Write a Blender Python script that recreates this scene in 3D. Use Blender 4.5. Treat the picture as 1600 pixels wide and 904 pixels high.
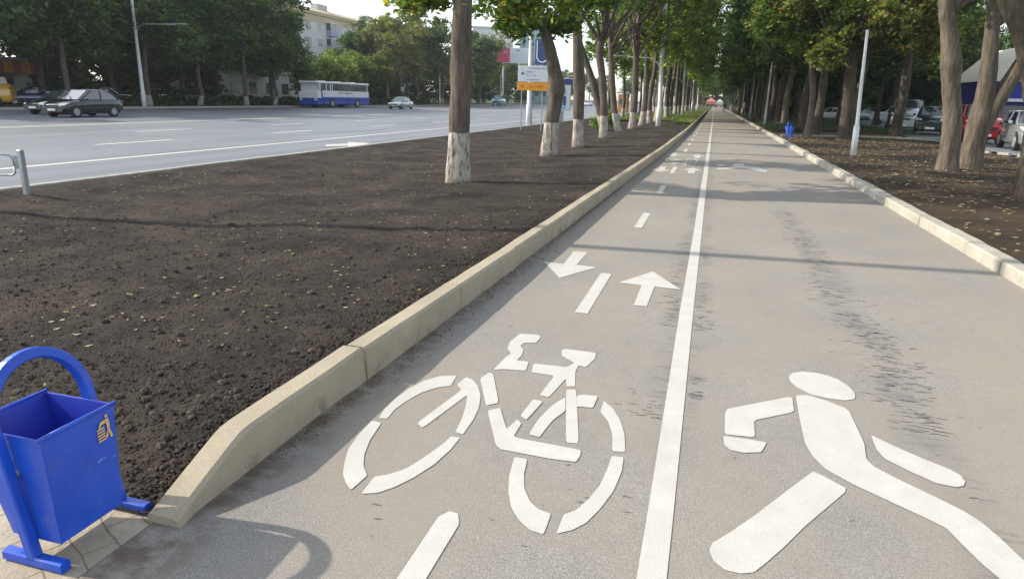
import bpy, bmesh, math, random
import numpy as np
from mathutils import Vector, Matrix, noise
random.seed(7)
R = math.radians
scn = bpy.context.scene
for o in list(bpy.data.objects): bpy.data.objects.remove(o)
C = scn.collection

# ---------------------------------------------------------------- camera, sky, sun, exposure
TH, PSI, RHO, EYE, FPX = 0.273463, 0.271717, 0.027993, 1.62, 1067.0
cam = bpy.data.objects.new('camera', bpy.data.cameras.new('camera')); C.objects.link(cam)
fwd = Vector((-math.sin(PSI)*math.cos(TH), math.cos(PSI)*math.cos(TH), -math.sin(TH)))
right = Vector((math.cos(PSI), math.sin(PSI), 0)); up = right.cross(fwd)
c_, s_ = math.cos(RHO), math.sin(RHO)
r2 = right*c_ + up*s_; u2 = up*c_ - right*s_
m = Matrix((r2, u2, -fwd)).transposed().to_4x4(); m.translation = (0, 0, EYE)
cam.matrix_world = m
cam.data.sensor_width = 36; cam.data.lens = 36*FPX/1600; cam.data.clip_end = 3000; cam.data.clip_start = .05
scn.camera = cam

SUN_EL = R(33.5); SDIR = Vector((1, .09, 0)).normalized()          # direction the shadows fall
sun = bpy.data.objects.new('sun', bpy.data.lights.new('sun', 'SUN')); C.objects.link(sun)
sun.data.energy = 2.8; sun.data.angle = R(.53); sun.data.color = (1, .90, .76)
ld = (SDIR*math.cos(SUN_EL) + Vector((0, 0, -math.sin(SUN_EL)))).normalized()
sun.rotation_euler = ld.to_track_quat('-Z', 'Y').to_euler()
w = bpy.data.worlds.new('World'); scn.world = w; w.use_nodes = True
nt = w.node_tree; bg = nt.nodes['Background']
sky = nt.nodes.new('ShaderNodeTexSky'); sky.sky_type = 'NISHITA'; sky.sun_disc = False
sky.sun_elevation = SUN_EL; sky.sun_rotation = math.atan2(-SDIR.x, -SDIR.y)
sky.dust_density = 1.2; sky.air_density = 1.0; sky.altitude = 150
hs = nt.nodes.new('ShaderNodeHueSaturation'); hs.inputs['Saturation'].default_value = .42      # hazy late-summer sky, whiter than a clear one
nt.links.new(sky.outputs[0], hs.inputs['Color']); nt.links.new(hs.outputs[0], bg.inputs[0]); bg.inputs[1].default_value = .15
scn.view_settings.view_transform = 'Standard'; scn.view_settings.look = 'None'
scn.view_settings.exposure = 1.22; scn.view_settings.gamma = 1
scn.render.engine = 'CYCLES'
scn.cycles.max_bounces = 6; scn.cycles.transparent_max_bounces = 8

# ---------------------------------------------------------------- materials
def newmat(name):
    m = bpy.data.materials.new(name); m.use_nodes = True
    return m, m.node_tree.nodes, m.node_tree.links, m.node_tree.nodes['Principled BSDF']
def col(c): return (c[0], c[1], c[2], 1)
def flat(name, c, rough=.6, metal=0, var=.12, scale=6., bump=0, spec=.5, coat=0):
    m, N, L, b = newmat(name)
    tc = N.new('ShaderNodeTexCoord'); nz = N.new('ShaderNodeTexNoise'); nz.inputs['Scale'].default_value = scale; nz.inputs['Detail'].default_value = 6
    L.new(tc.outputs['Object'], nz.inputs['Vector'])
    rp = N.new('ShaderNodeValToRGB'); rp.color_ramp.elements[0].position = .3; rp.color_ramp.elements[1].position = .7
    rp.color_ramp.elements[0].color = col([x*(1-var) for x in c]); rp.color_ramp.elements[1].color = col([min(1, x*(1+var)) for x in c])
    L.new(nz.outputs[0], rp.inputs[0]); L.new(rp.outputs[0], b.inputs['Base Color'])
    b.inputs['Roughness'].default_value = rough; b.inputs['Metallic'].default_value = metal
    b.inputs['Specular IOR Level'].default_value = spec; b.inputs['Coat Weight'].default_value = coat
    if bump:
        bp = N.new('ShaderNodeBump'); bp.inputs['Strength'].default_value = bump; bp.inputs['Distance'].default_value = .02
        n2 = N.new('ShaderNodeTexNoise'); n2.inputs['Scale'].default_value = scale*6; n2.inputs['Detail'].default_value = 8
        L.new(tc.outputs['Object'], n2.inputs['Vector']); L.new(n2.outputs[0], bp.inputs['Height']); L.new(bp.outputs[0], b.inputs['Normal'])
    return m
class NB:                                                       # little node helper
    def __init__(s, m): s.N = m.node_tree.nodes; s.L = m.node_tree.links; s.tc = s.N.new('ShaderNodeTexCoord').outputs['Object']
    def noise(s, sc, det=4, vec=None, rough=.5, out=0):
        n = s.N.new('ShaderNodeTexNoise'); n.inputs['Scale'].default_value = sc; n.inputs['Detail'].default_value = det; n.inputs['Roughness'].default_value = rough
        s.L.new(vec or s.tc, n.inputs['Vector']); return n.outputs[out]
    def vor(s, sc, vec=None, feat='F1', out=0, rand=1):
        n = s.N.new('ShaderNodeTexVoronoi'); n.inputs['Scale'].default_value = sc; n.feature = feat; n.inputs['Randomness'].default_value = rand
        s.L.new(vec or s.tc, n.inputs['Vector']); return n.outputs[out]
    def map(s, scale=(1, 1, 1), loc=(0, 0, 0), vec=None):
        n = s.N.new('ShaderNodeMapping'); n.inputs['Scale'].default_value = scale; n.inputs['Location'].default_value = loc
        s.L.new(vec or s.tc, n.inputs['Vector']); return n.outputs[0]
    def math(s, op, a, b=0, c=None, clamp=False):
        n = s.N.new('ShaderNodeMath'); n.operation = op; n.use_clamp = clamp
        for i, v in enumerate((a, b) if c is None else (a, b, c)):
            if isinstance(v, (int, float)): n.inputs[i].default_value = v
            else: s.L.new(v, n.inputs[i])
        return n.outputs[0]
    def ramp(s, fac, stops):
        n = s.N.new('ShaderNodeValToRGB'); e = n.color_ramp.elements
        while len(e) < len(stops): e.new(.5)
        for q, (p, c) in zip(e, stops): q.position = p; q.color = col(c) if isinstance(c, tuple) else (c, c, c, 1)
        s.L.new(fac, n.inputs[0]); return n.outputs[0]
    def mix(s, fac, a, b, mode='MIX'):
        n = s.N.new('ShaderNodeMix'); n.data_type = 'RGBA'; n.blend_type = mode
        for i, v in ((0, fac), (6, a), (7, b)):
            if isinstance(v, (int, float)): n.inputs[i].default_value = v
            elif isinstance(v, tuple): n.inputs[i].default_value = col(v)
            else: s.L.new(v, n.inputs[i])
        return n.outputs[2]
    def xyz(s, vec=None):
        n = s.N.new('ShaderNodeSeparateXYZ'); s.L.new(vec or s.tc, n.inputs[0]); return n.outputs
    def bump(s, h, strength, dist, b):
        n = s.N.new('ShaderNodeBump'); n.inputs['Strength'].default_value = strength; n.inputs['Distance'].default_value = dist
        s.L.new(h, n.inputs['Height']); s.L.new(n.outputs[0], b.inputs['Normal'])
M = {}
# path asphalt: dusty worn asphalt, tan dirt patches, fine aggregate, dark scuffs
m, N, L, b = newmat('path_asphalt'); k = NB(m)
big = k.ramp(k.noise(.7, 5), [(.34, (.194, .187, .172)), (.5, (.212, .202, .184)), (.68, (.232, .216, .188))])
med = k.ramp(k.noise(9, 6, rough=.7), [(.3, .92), (.7, 1.07)])
c1 = k.mix(1, big, med, 'MULTIPLY')
agg = k.vor(190); aggc = k.ramp(agg, [(.05, .60), (.35, .98), (.8, 1.28)])
c1 = k.mix(1, c1, aggc, 'MULTIPLY')
agg2 = k.ramp(k.noise(260, 2), [(.34, .62), (.5, 1.0), (.68, 1.26)])
c1 = k.mix(1, c1, agg2, 'MULTIPLY')
c1 = k.mix(1, c1, k.ramp(k.noise(85, 5, rough=.85), [(.32, .74), (.5, 1.0), (.7, 1.22)]), 'MULTIPLY')
X = k.xyz(); xs, ys = X[0], X[1]
tanm = k.math('MULTIPLY', k.ramp(k.noise(1.1, 4), [(.42, 0.), (.6, 1.)]), .55)
c1 = k.mix(tanm, c1, (.250, .222, .178))
# short dark transverse scuffs beside the centre line and in a band further right
st = k.noise(1, 3, vec=k.map((3.6, 19, 1)), rough=.66)
stm = k.ramp(st, [(.56, 0.), (.60, 1.)])
wob = k.math('MULTIPLY', k.math('SUBTRACT', k.noise(.9, 2), .5), .35)
xx = k.math('ADD', xs, wob)
bandA = k.math('SUBTRACT', 1, k.math('DIVIDE', k.math('ABSOLUTE', k.math('ADD', xx, .05)), .21), clamp=True)
bandB = k.math('SUBTRACT', 1, k.math('DIVIDE', k.math('ABSOLUTE', k.math('SUBTRACT', xx, 1.23)), .20), clamp=True)
bandAf = k.math('MULTIPLY', bandA, k.math('MULTIPLY', k.math('SUBTRACT', ys, 2.6), .8, clamp=True))
bandBf = k.math('MULTIPLY', bandB, k.math('MULTIPLY', k.math('SUBTRACT', 12.4, ys), .8, clamp=True))
band = k.math('MAXIMUM', bandAf, bandBf)
bm_ = k.math('MULTIPLY', k.ramp(band, [(.1, 0.), (.55, 1.)]), stm)
c1 = k.mix(k.math('MULTIPLY', bm_, .35), c1, (.075, .076, .078))
soft = k.math('MULTIPLY', k.ramp(band, [(.0, 0.), (.8, 1.)]), k.ramp(k.noise(3, 4), [(.38, 0.), (.62, .38)]))
c1 = k.mix(soft, c1, (.125, .13, .135))
spots = k.math('MULTIPLY', k.ramp(k.noise(26, 4, rough=.7), [(.64, 0.), (.69, 1.)]), k.ramp(k.noise(1.6, 2), [(.5, 0.), (.6, .6)]))
c1 = k.mix(spots, c1, (.09, .088, .085))
# brown dirt drifting off the left kerb
dk = k.math('SUBTRACT', 1, k.math('DIVIDE', k.math('ADD', xs, 1.84), .30), clamp=True)
dirt = k.math('MULTIPLY', k.ramp(dk, [(.1, 0.), (.8, 1.)]), k.ramp(k.noise(7, 6, rough=.7), [(.42, 0.), (.58, .85)]))
c1 = k.mix(dirt, c1, (.105, .078, .055))
sc = k.ramp(k.noise(1, 2, vec=k.map((3, .55, 1))), [(.497, 0.), (.5, .22), (.503, 0.)])
L.new(c1, b.inputs['Base Color']); b.inputs['Roughness'].default_value = .85; b.inputs['Specular IOR Level'].default_value = .35
hh = k.math('ADD', k.math('MULTIPLY', agg, -1.), k.math('MULTIPLY', k.noise(120, 3), .8))
k.bump(hh, .35, .003, b); M['path'] = m
# road asphalt: smooth blue-grey
m, N, L, b = newmat('road_asphalt'); k = NB(m)
c1 = k.ramp(k.noise(1, 4, vec=k.map((.8, .05, 1))), [(.35, (.128, .143, .158)), (.65, (.150, .166, .182))])
c1 = k.mix(1, c1, k.ramp(k.noise(.25, 5), [(.3, .85), (.7, 1.10)]), 'MULTIPLY')
c1 = k.mix(1, c1, k.ramp(k.noise(1, 3, vec=k.map((1.6, .012, 1))), [(.35, .86), (.6, 1.06)]), 'MULTIPLY')
c1 = k.mix(1, c1, k.ramp(k.noise(60, 3), [(.3, .9), (.7, 1.1)]), 'MULTIPLY')
L.new(c1, b.inputs['Base Color']); b.inputs['Roughness'].default_value = .55; M['road'] = m
# soil
def soilmat(name, a, bb, cc):
    m, N, L, b = newmat(name); k = NB(m)
    c1 = k.ramp(k.noise(.9, 7, rough=.68), [(.36, a), (.5, bb), (.64, cc)])
    c1 = k.mix(1, c1, k.ramp(k.noise(38, 6, rough=.75), [(.3, .5), (.5, 1.0), (.75, 1.5)]), 'MULTIPLY')
    L.new(c1, b.inputs['Base Color']); b.inputs['Roughness'].default_value = .95; b.inputs['Specular IOR Level'].default_value = .15
    k.bump(k.math('ADD', k.noise(45, 8, rough=.75), k.math('MULTIPLY', k.vor(70), -.6)), 1., .03, b); return m
M['soil'] = soilmat('soil', (.026, .022, .019), (.048, .041, .035), (.076, .061, .049))
M['clod'] = flat('soil_clod', (.058, .047, .039), .95, var=.35, scale=9, bump=.6, spec=.15)
M['soil_r'] = soilmat('leaf_strewn_soil', (.036, .028, .020), (.060, .045, .030), (.090, .065, .040))
# kerb concrete
def kerbmat(name, a, bb, dark):
    m, N, L, b = newmat(name); k = NB(m)
    c1 = k.ramp(k.noise(2.2, 6, rough=.6), [(.3, a), (.7, bb)])
    c1 = k.mix(1, c1, k.ramp(k.noise(90, 4, rough=.7), [(.3, .86), (.7, 1.1)]), 'MULTIPLY')
    stn = k.ramp(k.noise(5, 6, rough=.7), [(.52, 0.), (.66, .7)])
    z = k.xyz()[2]; low = k.ramp(k.math('ADD', z, k.math('MULTIPLY', k.noise(8, 5), .06)), [(.05, 1.), (.13, .25)])
    c1 = k.mix(k.math('MULTIPLY', stn, low), c1, dark)
    L.new(c1, b.inputs['Base Color']); b.inputs['Roughness'].default_value = .9
    k.bump(k.noise(70, 6, rough=.7), .5, .006, b); return m
M['kerb'] = kerbmat('kerb_concrete', (.285, .248, .178), (.36, .318, .235), (.15, .12, .08))
M['kerb_w'] = kerbmat('whitewashed_kerb', (.28, .26, .215), (.40, .38, .33), (.15, .22, .17))
M['kerb_road'] = kerbmat('road_kerb', (.30, .29, .26), (.38, .37, .33), (.18, .16, .13))
# paint
m, N, L, b = newmat('road_paint'); k = NB(m)
c1 = k.ramp(k.noise(6, 6, rough=.6), [(.3, (.41, .405, .375)), (.7, (.48, .475, .445))])
c1 = k.mix(1, c1, k.ramp(k.vor(190), [(.05, .84), (.4, 1.0)]), 'MULTIPLY')
wr = k.ramp(k.noise(55, 6, rough=.85), [(.60, 0.), (.68, .6)])
wr2 = k.ramp(k.noise(5, 8, rough=.85), [(.58, 0.), (.72, .5)])
c1 = k.mix(wr, c1, (.25, .235, .21)); c1 = k.mix(wr2, c1, (.30, .285, .255))
L.new(c1, b.inputs['Base Color']); b.inputs['Roughness'].default_value = .7
k.bump(k.vor(190), .4, .003, b); M['paint'] = m
# pavers
m, N, L, b = newmat('tan_pavers'); k = NB(m)
br = k.N.new('ShaderNodeTexBrick'); br.inputs['Scale'].default_value = 1; br.inputs['Brick Width'].default_value = .24; br.inputs['Row Height'].default_value = .12
br.inputs['Mortar Size'].default_value = .004; br.inputs['Mortar Smooth'].default_value = .4
br.inputs['Color1'].default_value = (.31, .27, .20, 1); br.inputs['Color2'].default_value = (.36, .315, .235, 1); br.inputs['Mortar'].default_value = (.19, .16, .12, 1)
mp = k.N.new('ShaderNodeMapping'); mp.inputs['Rotation'].default_value = (0, 0, R(28)); k.L.new(k.tc, mp.inputs[0])
dis = k.N.new('ShaderNodeMixRGB'); dis.blend_type = 'ADD'; dis.inputs[0].default_value = .03; k.L.new(mp.outputs[0], dis.inputs[1]); k.L.new(k.noise(9, 3, out=1), dis.inputs[2])
k.L.new(dis.outputs[0], br.inputs['Vector'])
c1 = k.mix(1, br.outputs[0], k.ramp(k.noise(12, 6, rough=.7), [(.3, .78), (.7, 1.12)]), 'MULTIPLY')
L.new(c1, b.inputs['Base Color']); b.inputs['Roughness'].default_value = .9
k.bump(k.math('SUBTRACT', k.noise(60, 5), br.outputs[1]), .6, .008, b); M['paver'] = m
M['grass_base'] = soilmat('grass_ground', (.035, .06, .018), (.06, .095, .028), (.10, .13, .04))
M['ground'] = soilmat('park_ground', (.03, .035, .018), (.045, .05, .024), (.07, .065, .035))
# bark with limewash below about one metre
def barkmat(name, a, bb, wash=None):
    m, N, L, b = newmat(name); k = NB(m)
    v = k.map((9, 9, 1.3)); n1 = k.noise(1.6, 8, vec=v, rough=.7)
    c1 = k.ramp(n1, [(.32, tuple(x*.45 for x in a)), (.5, a), (.72, bb)])
    c1 = k.mix(k.ramp(k.noise(1.2, 4), [(.5, 0.), (.7, .5)]), c1, (.085, .085, .05))
    h = n1
    if wash:
        z = k.xyz()[2]
        e = k.math('ADD', z, k.math('MULTIPLY', k.math('SUBTRACT', k.noise(5, 5, rough=.7), .5), .13))
        msk = k.math('LESS_THAN', e, wash)
        thin = k.ramp(k.noise(2.3, 7, vec=k.map((6, 6, 1.6)), rough=.75), [(.38, .0), (.53, 1.)])
        low = k.ramp(z, [(.0, .0), (.16, .75), (.4, 1.)])
        fac = k.math('MULTIPLY', msk, k.math('MULTIPLY', thin, low))
        wc = k.ramp(k.noise(4, 6), [(.3, (.34, .31, .26)), (.7, (.50, .475, .42))])
        c1 = k.mix(fac, c1, wc)
    L.new(c1, b.inputs['Base Color']); b.inputs['Roughness'].default_value = .95; b.inputs['Specular IOR Level'].default_value = .2
    k.bump(h, 1., .035, b); return m
M['bark_w'] = barkmat('limewashed_bark', (.105, .085, .070), (.18, .15, .125), .97)
M['bark'] = barkmat('grey_bark', (.060, .050, .040), (.11, .092, .074))
M['bark_l'] = barkmat('pale_bark', (.115, .096, .076), (.215, .18, .14))
def leafmat(name, stops):
    m, N, L, b = newmat(name); k = NB(m)
    g = k.N.new('ShaderNodeNewGeometry').outputs['Random Per Island']
    c1 = k.ramp(g, stops)
    c1 = k.mix(1, c1, k.ramp(k.noise(.55, 3), [(.35, .68), (.65, 1.3)]), 'MULTIPLY')
    oi = k.N.new('ShaderNodeObjectInfo').outputs['Random']
    c1 = k.mix(1, c1, k.ramp(oi, [(0, (.82, .92, .80)), (.5, (1., 1., 1.)), (1., (1.18, 1.08, .85))]), 'MULTIPLY')
    d = k.N.new('ShaderNodeBsdfDiffuse'); t = k.N.new('ShaderNodeBsdfTranslucent'); mx = k.N.new('ShaderNodeMixShader'); mx.inputs[0].default_value = .42
    t2 = k.mix(1, c1, (1.25, 1.3, .55), 'MULTIPLY')
    k.L.new(c1, d.inputs[0]); k.L.new(t2, t.inputs[0]); k.L.new(d.outputs[0], mx.inputs[1]); k.L.new(t.outputs[0], mx.inputs[2])
    gl = k.N.new('ShaderNodeBsdfGlossy'); gl.inputs['Roughness'].default_value = .45; mg = k.N.new('ShaderNodeMixShader'); mg.inputs[0].default_value = .04
    k.L.new(mx.outputs[0], mg.inputs[1]); k.L.new(gl.outputs[0], mg.inputs[2])
    k.L.new(mg.outputs[0], k.N['Material Output'].inputs[0]); return m
M['leaf'] = leafmat('linden_leaves', [(0, (0.077, 0.147, 0.038)), (.45, (0.129, 0.216, 0.052)), (.8, (0.190, 0.275, 0.064)), (.93, (0.292, 0.327, 0.077)), (1., (0.465, 0.344, 0.086))])
M['leaf_dark'] = leafmat('dark_leaves', [(0, (0.035, 0.086, 0.035)), (.5, (0.061, 0.131, 0.047)), (.85, (0.100, 0.180, 0.058)), (1., (0.180, 0.217, 0.073))])
M['leaf_warm'] = leafmat('turning_leaves', [(0, (.085, .135, .035)), (.45, (.13, .18, .045)), (.75, (.20, .21, .06)), (.93, (.28, .22, .08)), (1., (.30, .17, .08))])
M['fallen'] = leafmat('fallen_leaves', [(0, (.20, .14, .08)), (.35, (.36, .28, .18)), (.6, (.48, .41, .30)), (.85, (.40, .33, .12)), (1., (.58, .52, .46))])
M['blade'] = leafmat('grass_blades', [(0, (.08, .14, .03)), (.5, (.13, .20, .04)), (1., (.22, .24, .07))])
M['blue'] = flat('blue_enamel', (.006, .070, .50), .34, var=.10, scale=5, spec=.35, coat=.12)
m, N, L, b = newmat('used_blue_enamel'); k = NB(m)
c1 = k.ramp(k.noise(5, 4), [(.3, (.003, .052, .42)), (.7, (.006, .075, .52))])
c1 = k.mix(k.math('MULTIPLY', k.ramp(k.noise(9, 8, rough=.8), [(.54, 0.), (.66, .35)]), k.ramp(k.xyz()[2], [(.05, 1.), (.45, .35)])), c1, (.20, .19, .17))
c1 = k.mix(k.ramp(k.noise(1, 6, vec=k.map((40, 9, 30)), rough=.7), [(.69, 0.), (.71, .6)]), c1, (.18, .30, .62))
L.new(c1, b.inputs['Base Color']); L.new(k.ramp(k.noise(7, 6), [(.3, .24), (.7, .48)]), b.inputs['Roughness']); b.inputs['Coat Weight'].default_value = .15
k.bump(k.noise(6, 2), .12, .01, b); M['blue'] = m
M['blue_in'] = flat('blue_enamel_inside', (.010, .030, .34), .5, var=.2, scale=5)
M['yellow'] = flat('yellow_print', (.62, .42, .10), .5, var=.05)
M['galv'] = flat('galvanised_steel', (.30, .33, .34), .45, metal=.5, var=.15, scale=12)
M['polewhite'] = flat('white_painted_pole', (.60, .62, .62), .5, var=.10, scale=3)
M['concrete'] = flat('concrete', (.42, .42, .40), .85, var=.12, scale=3, bump=.2)
M['tyre'] = flat('tyre', (.018, .018, .018), .85)
M['rim'] = flat('rim', (.45, .46, .47), .35, metal=.6)
M['glass'] = flat('car_glass', (.030, .040, .048), .06, var=.1, spec=1., coat=1)
M['lamp'] = flat('lamp_lens', (.75, .77, .78), .12, spec=1.)
M['redlamp'] = flat('tail_lamp', (.35, .02, .02), .2)
M['plate'] = flat('plate', (.7, .7, .7), .5)
M['black'] = flat('black_trim', (.02, .02, .022), .5)
M['wind'] = flat('window_dark', (.045, .060, .075), .12, var=.3, scale=.8, spec=1.)
M['white'] = flat('white_panel', (.72, .73, .73), .4, var=.05)
M['offwhite'] = flat('off_white_wall', (.55, .56, .55), .8, var=.08)
M['tanw'] = flat('tan_cornice', (.46, .39, .24), .8, var=.1)
M['bluegrey'] = flat('blue_grey_balcony', (.30, .36, .46), .7, var=.1)
M['orange'] = flat('orange_panel', (.80, .33, .02), .5, var=.05)
m, N, L, b = newmat('striped_awning'); k = NB(m)
L.new(k.mix(k.math('GREATER_THAN', k.math('FRACT', k.math('MULTIPLY', k.xyz()[1], .62)), .5), (.50, .20, .03), (.30, .07, .03)), b.inputs['Base Color']); M['awning'] = m
M['signwhite'] = flat('sign_white', (.66, .70, .74), .45, var=.03)
M['signblue'] = flat('sign_blue', (.03, .065, .20), .5)
M['busblue'] = flat('bus_blue', (.010, .06, .40), .5, coat=.1)
M['pink'] = flat('pink_poster', (.62, .09, .14), .6, var=.3, scale=.6)
M['cyan'] = flat('poster_cyan', (.18, .50, .68), .5, var=.3, scale=3)
M['navy'] = flat('navy_wall', (.015, .025, .26), .6, var=.1)
M['cream'] = flat('cream_wall', (.70, .66, .52), .8)
M['redbrown'] = flat('terracotta', (.40, .10, .05), .7)
M['glassb'] = flat('teal_glass', (.22, .36, .42), .2, var=.25, scale=.3)
M['hedge'] = leafmat('hedge_leaves', [(0, (.018, .042, .014)), (.6, (.035, .07, .02)), (1., (.07, .10, .03))])
def carpaint(name, c, metal=.3): return flat(name, c, .25, metal=metal, var=.03, coat=1.)
M['c_black'] = carpaint('black_paint', (.012, .017, .022)); M['c_green'] = carpaint('dark_green_paint', (.02, .035, .035))
M['c_silver'] = carpaint('silver_paint', (.45, .48, .50), .6); M['c_teal'] = carpaint('teal_paint', (.07, .19, .19))
M['c_white'] = carpaint('white_paint', (.68, .70, .72), 0); M['c_red'] = carpaint('red_paint', (.45, .02, .02), 0)
M['c_yellow'] = carpaint('yellow_paint', (.62, .35, .04), 0); M['c_navy'] = carpaint('navy_paint', (.03, .05, .12))
M['skin'] = flat('skin', (.50, .32, .24), .6); M['cloth_l'] = flat('pale_cloth', (.55, .58, .55), .9); M['cloth_d'] = flat('dark_cloth', (.05, .06, .09), .9); M['hair'] = flat('hair', (.04, .03, .02), .8)

# ---------------------------------------------------------------- mesh helpers
class MB:
    def __init__(s): s.v = []; s.f = []; s.m = []; s.mi = 0
    def add(s, vs, fs):
        n = len(s.v); s.v += [tuple(v) for v in vs]; s.f += [tuple(i+n for i in f) for f in fs]; s.m += [s.mi]*len(fs)
    def box(s, c, d, rz=0, M4=None, bev=0):
        cx, cy, cz = c; hx, hy, hz = d[0]/2, d[1]/2, d[2]/2
        if bev:
            b_ = min(bev, hx*.9, hy*.9, hz*.9); vs = []; 
            for z, q in ((-hz, b_), (-hz+b_, 0), (hz-b_, 0), (hz, b_)):
                ax, ay = hx-q, hy-q
                vs += [(ax-b_*(q == 0), -ay, z), (ax, -ay+b_*(q == 0), z), (ax, ay-b_*(q == 0), z), (ax-b_*(q == 0), ay, z), (-ax+b_*(q == 0), ay, z), (-ax, ay-b_*(q == 0), z), (-ax, -ay+b_*(q == 0), z), (-ax+b_*(q == 0), -ay, z)]
            # the end rings carry duplicate corners; spread them a little
            for r_ in (0, 24):
                ax, ay = hx-b_, hy-b_; e = b_*.4; z = vs[r_][2]
                vs[r_:r_+8] = [(ax-e, -ay, z), (ax, -ay+e, z), (ax, ay-e, z), (ax-e, ay, z), (-ax+e, ay, z), (-ax, ay-e, z), (-ax, -ay+e, z), (-ax+e, -ay, z)]
            fs = [tuple(range(7, -1, -1)), tuple(range(24, 32))]
            for l in range(3):
                for i in range(8): j = (i+1) % 8; fs.append((l*8+i, l*8+j, l*8+8+j, l*8+8+i))
        else:
            vs = [(x, y, z) for z in (-hz, hz) for (x, y) in ((-hx, -hy), (hx, -hy), (hx, hy), (-hx, hy))]
            fs = [(3, 2, 1, 0), (4, 5, 6, 7), (0, 1, 5, 4), (1, 2, 6, 5), (2, 3, 7, 6), (3, 0, 4, 7)]
        cr, sr = math.cos(rz), math.sin(rz)
        vs = [(cx+x*cr-y*sr, cy+x*sr+y*cr, cz+z) for x, y, z in vs]
        if M4: vs = [M4 @ Vector(v) for v in vs]
        s.add(vs, fs)
    def tube(s, pts, rad, n=10, cap=True, noise_=0):
        pts = [Vector(p) for p in pts]; rad = rad if isinstance(rad, (list, tuple)) else [rad]*len(pts)
        vs = []; fs = []; px = None
        for i, p in enumerate(pts):
            t = (pts[min(i+1, len(pts)-1)]-pts[max(i-1, 0)]).normalized()
            if px is None:
                a = Vector((1, 0, 0)) if abs(t.x) < .9 else Vector((0, 1, 0)); px = (a-t*a.dot(t)).normalized()
            else: px = (px-t*px.dot(t)).normalized()
            py = t.cross(px)
            for j in range(n):
                an = 2*math.pi*j/n; q = (px*math.cos(an)+py*math.sin(an))
                r_ = rad[i]
                if noise_: r_ *= 1+noise_*noise.noise(Vector((q.x*1.3, q.y*1.3, 0))*1.2+p*.9+Vector((s.v.__len__()*.01, 0, 0)))
                vs.append(p+q*r_)
        for i in range(len(pts)-1):
            for j in range(n): k2 = (j+1) % n; fs.append((i*n+j, i*n+k2, i*n+n+k2, i*n+n+j))
        if cap: fs.append(tuple(range(n-1, -1, -1))); fs.append(tuple((len(pts)-1)*n+j for j in range(n)))
        s.add(vs, fs)
    def sqtube(s, pts, a, side):                                # square bar swept along points; side = a fixed normal direction
        pts = [Vector(p) for p in pts]; side = Vector(side).normalized(); vs = []; fs = []
        for i, p in enumerate(pts):
            t = (pts[min(i+1, len(pts)-1)]-pts[max(i-1, 0)]).normalized(); u = side; v = t.cross(u).normalized()
            e = a*.72
            for q in ((a, -e), (a, e), (e, a), (-e, a), (-a, e), (-a, -e), (-e, -a), (e, -a)): vs.append(p+u*q[0]+v*q[1])
        n = 8
        for i in range(len(pts)-1):
            for j in range(n): k2 = (j+1) % n; fs.append((i*n+j, i*n+k2, i*n+n+k2, i*n+n+j))
        fs.append(tuple(range(n-1, -1, -1))); fs.append(tuple((len(pts)-1)*n+j for j in range(n))); s.add(vs, fs)
    def build(s, name, mat, parent=None, smooth=False, recalc=True):
        me = bpy.data.meshes.new(name); me.from_pydata(s.v, [], s.f)
        mats = mat if isinstance(mat, list) else [mat]
        for q in mats: me.materials.append(q)
        if len(mats) > 1: me.polygons.foreach_set('material_index', s.m)
        if recalc:
            bm = bmesh.new(); bm.from_mesh(me); bmesh.ops.recalc_face_normals(bm, faces=bm.faces); bm.to_mesh(me); bm.free()
        if smooth: me.polygons.foreach_set('use_smooth', [True]*len(me.polygons))
        me.update(); o = bpy.data.objects.new(name, me); C.objects.link(o)
        if parent: o.parent = parent
        return o
def tag(o, label, cat, group=None):
    o['label'] = label; o['category'] = cat
    if group: o['group'] = group
    return o
def thing(name, label, cat, loc=(0, 0, 0), rz=0, group=None):
    o = bpy.data.objects.new(name, None); C.objects.link(o); o.location = loc; o.rotation_euler = (0, 0, rz); o.empty_display_size = .2
    return tag(o, label, cat, group)
def struct(o, kind='structure'): o['kind'] = kind; return o
def dup(root, loc, rz=0, label=None, group=None, scale=None):
    r_ = root.copy(); C.objects.link(r_); r_.location = loc; r_.rotation_euler = (root.rotation_euler.x, root.rotation_euler.y, rz)
    if scale: r_.scale = (scale,)*3
    if label: r_['label'] = label
    if group: r_['group'] = group
    for ch in list(root.children):
        c2 = ch.copy(); C.objects.link(c2); c2.parent = r_
        for g in ch.children: d = g.copy(); C.objects.link(d); d.parent = c2
    return r_
def kx(y): return float(np.interp(y, [1.8, 3.5, 7.3, 13, 22, 40, 420], [-1.825, -1.80, -1.72, -1.62, -1.45, -1.30, -1.22]))
def soilz(x, y):                                                # large shape of the soil bed
    z = np.interp(x, [-10.6, -9.5, -6.5, -4, -2.3, -1.93], [.0, -.06, -.05, .06, .135, .15])
    z = z*np.clip((y-1.86)/.55, .15, 1)
    return z

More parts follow.
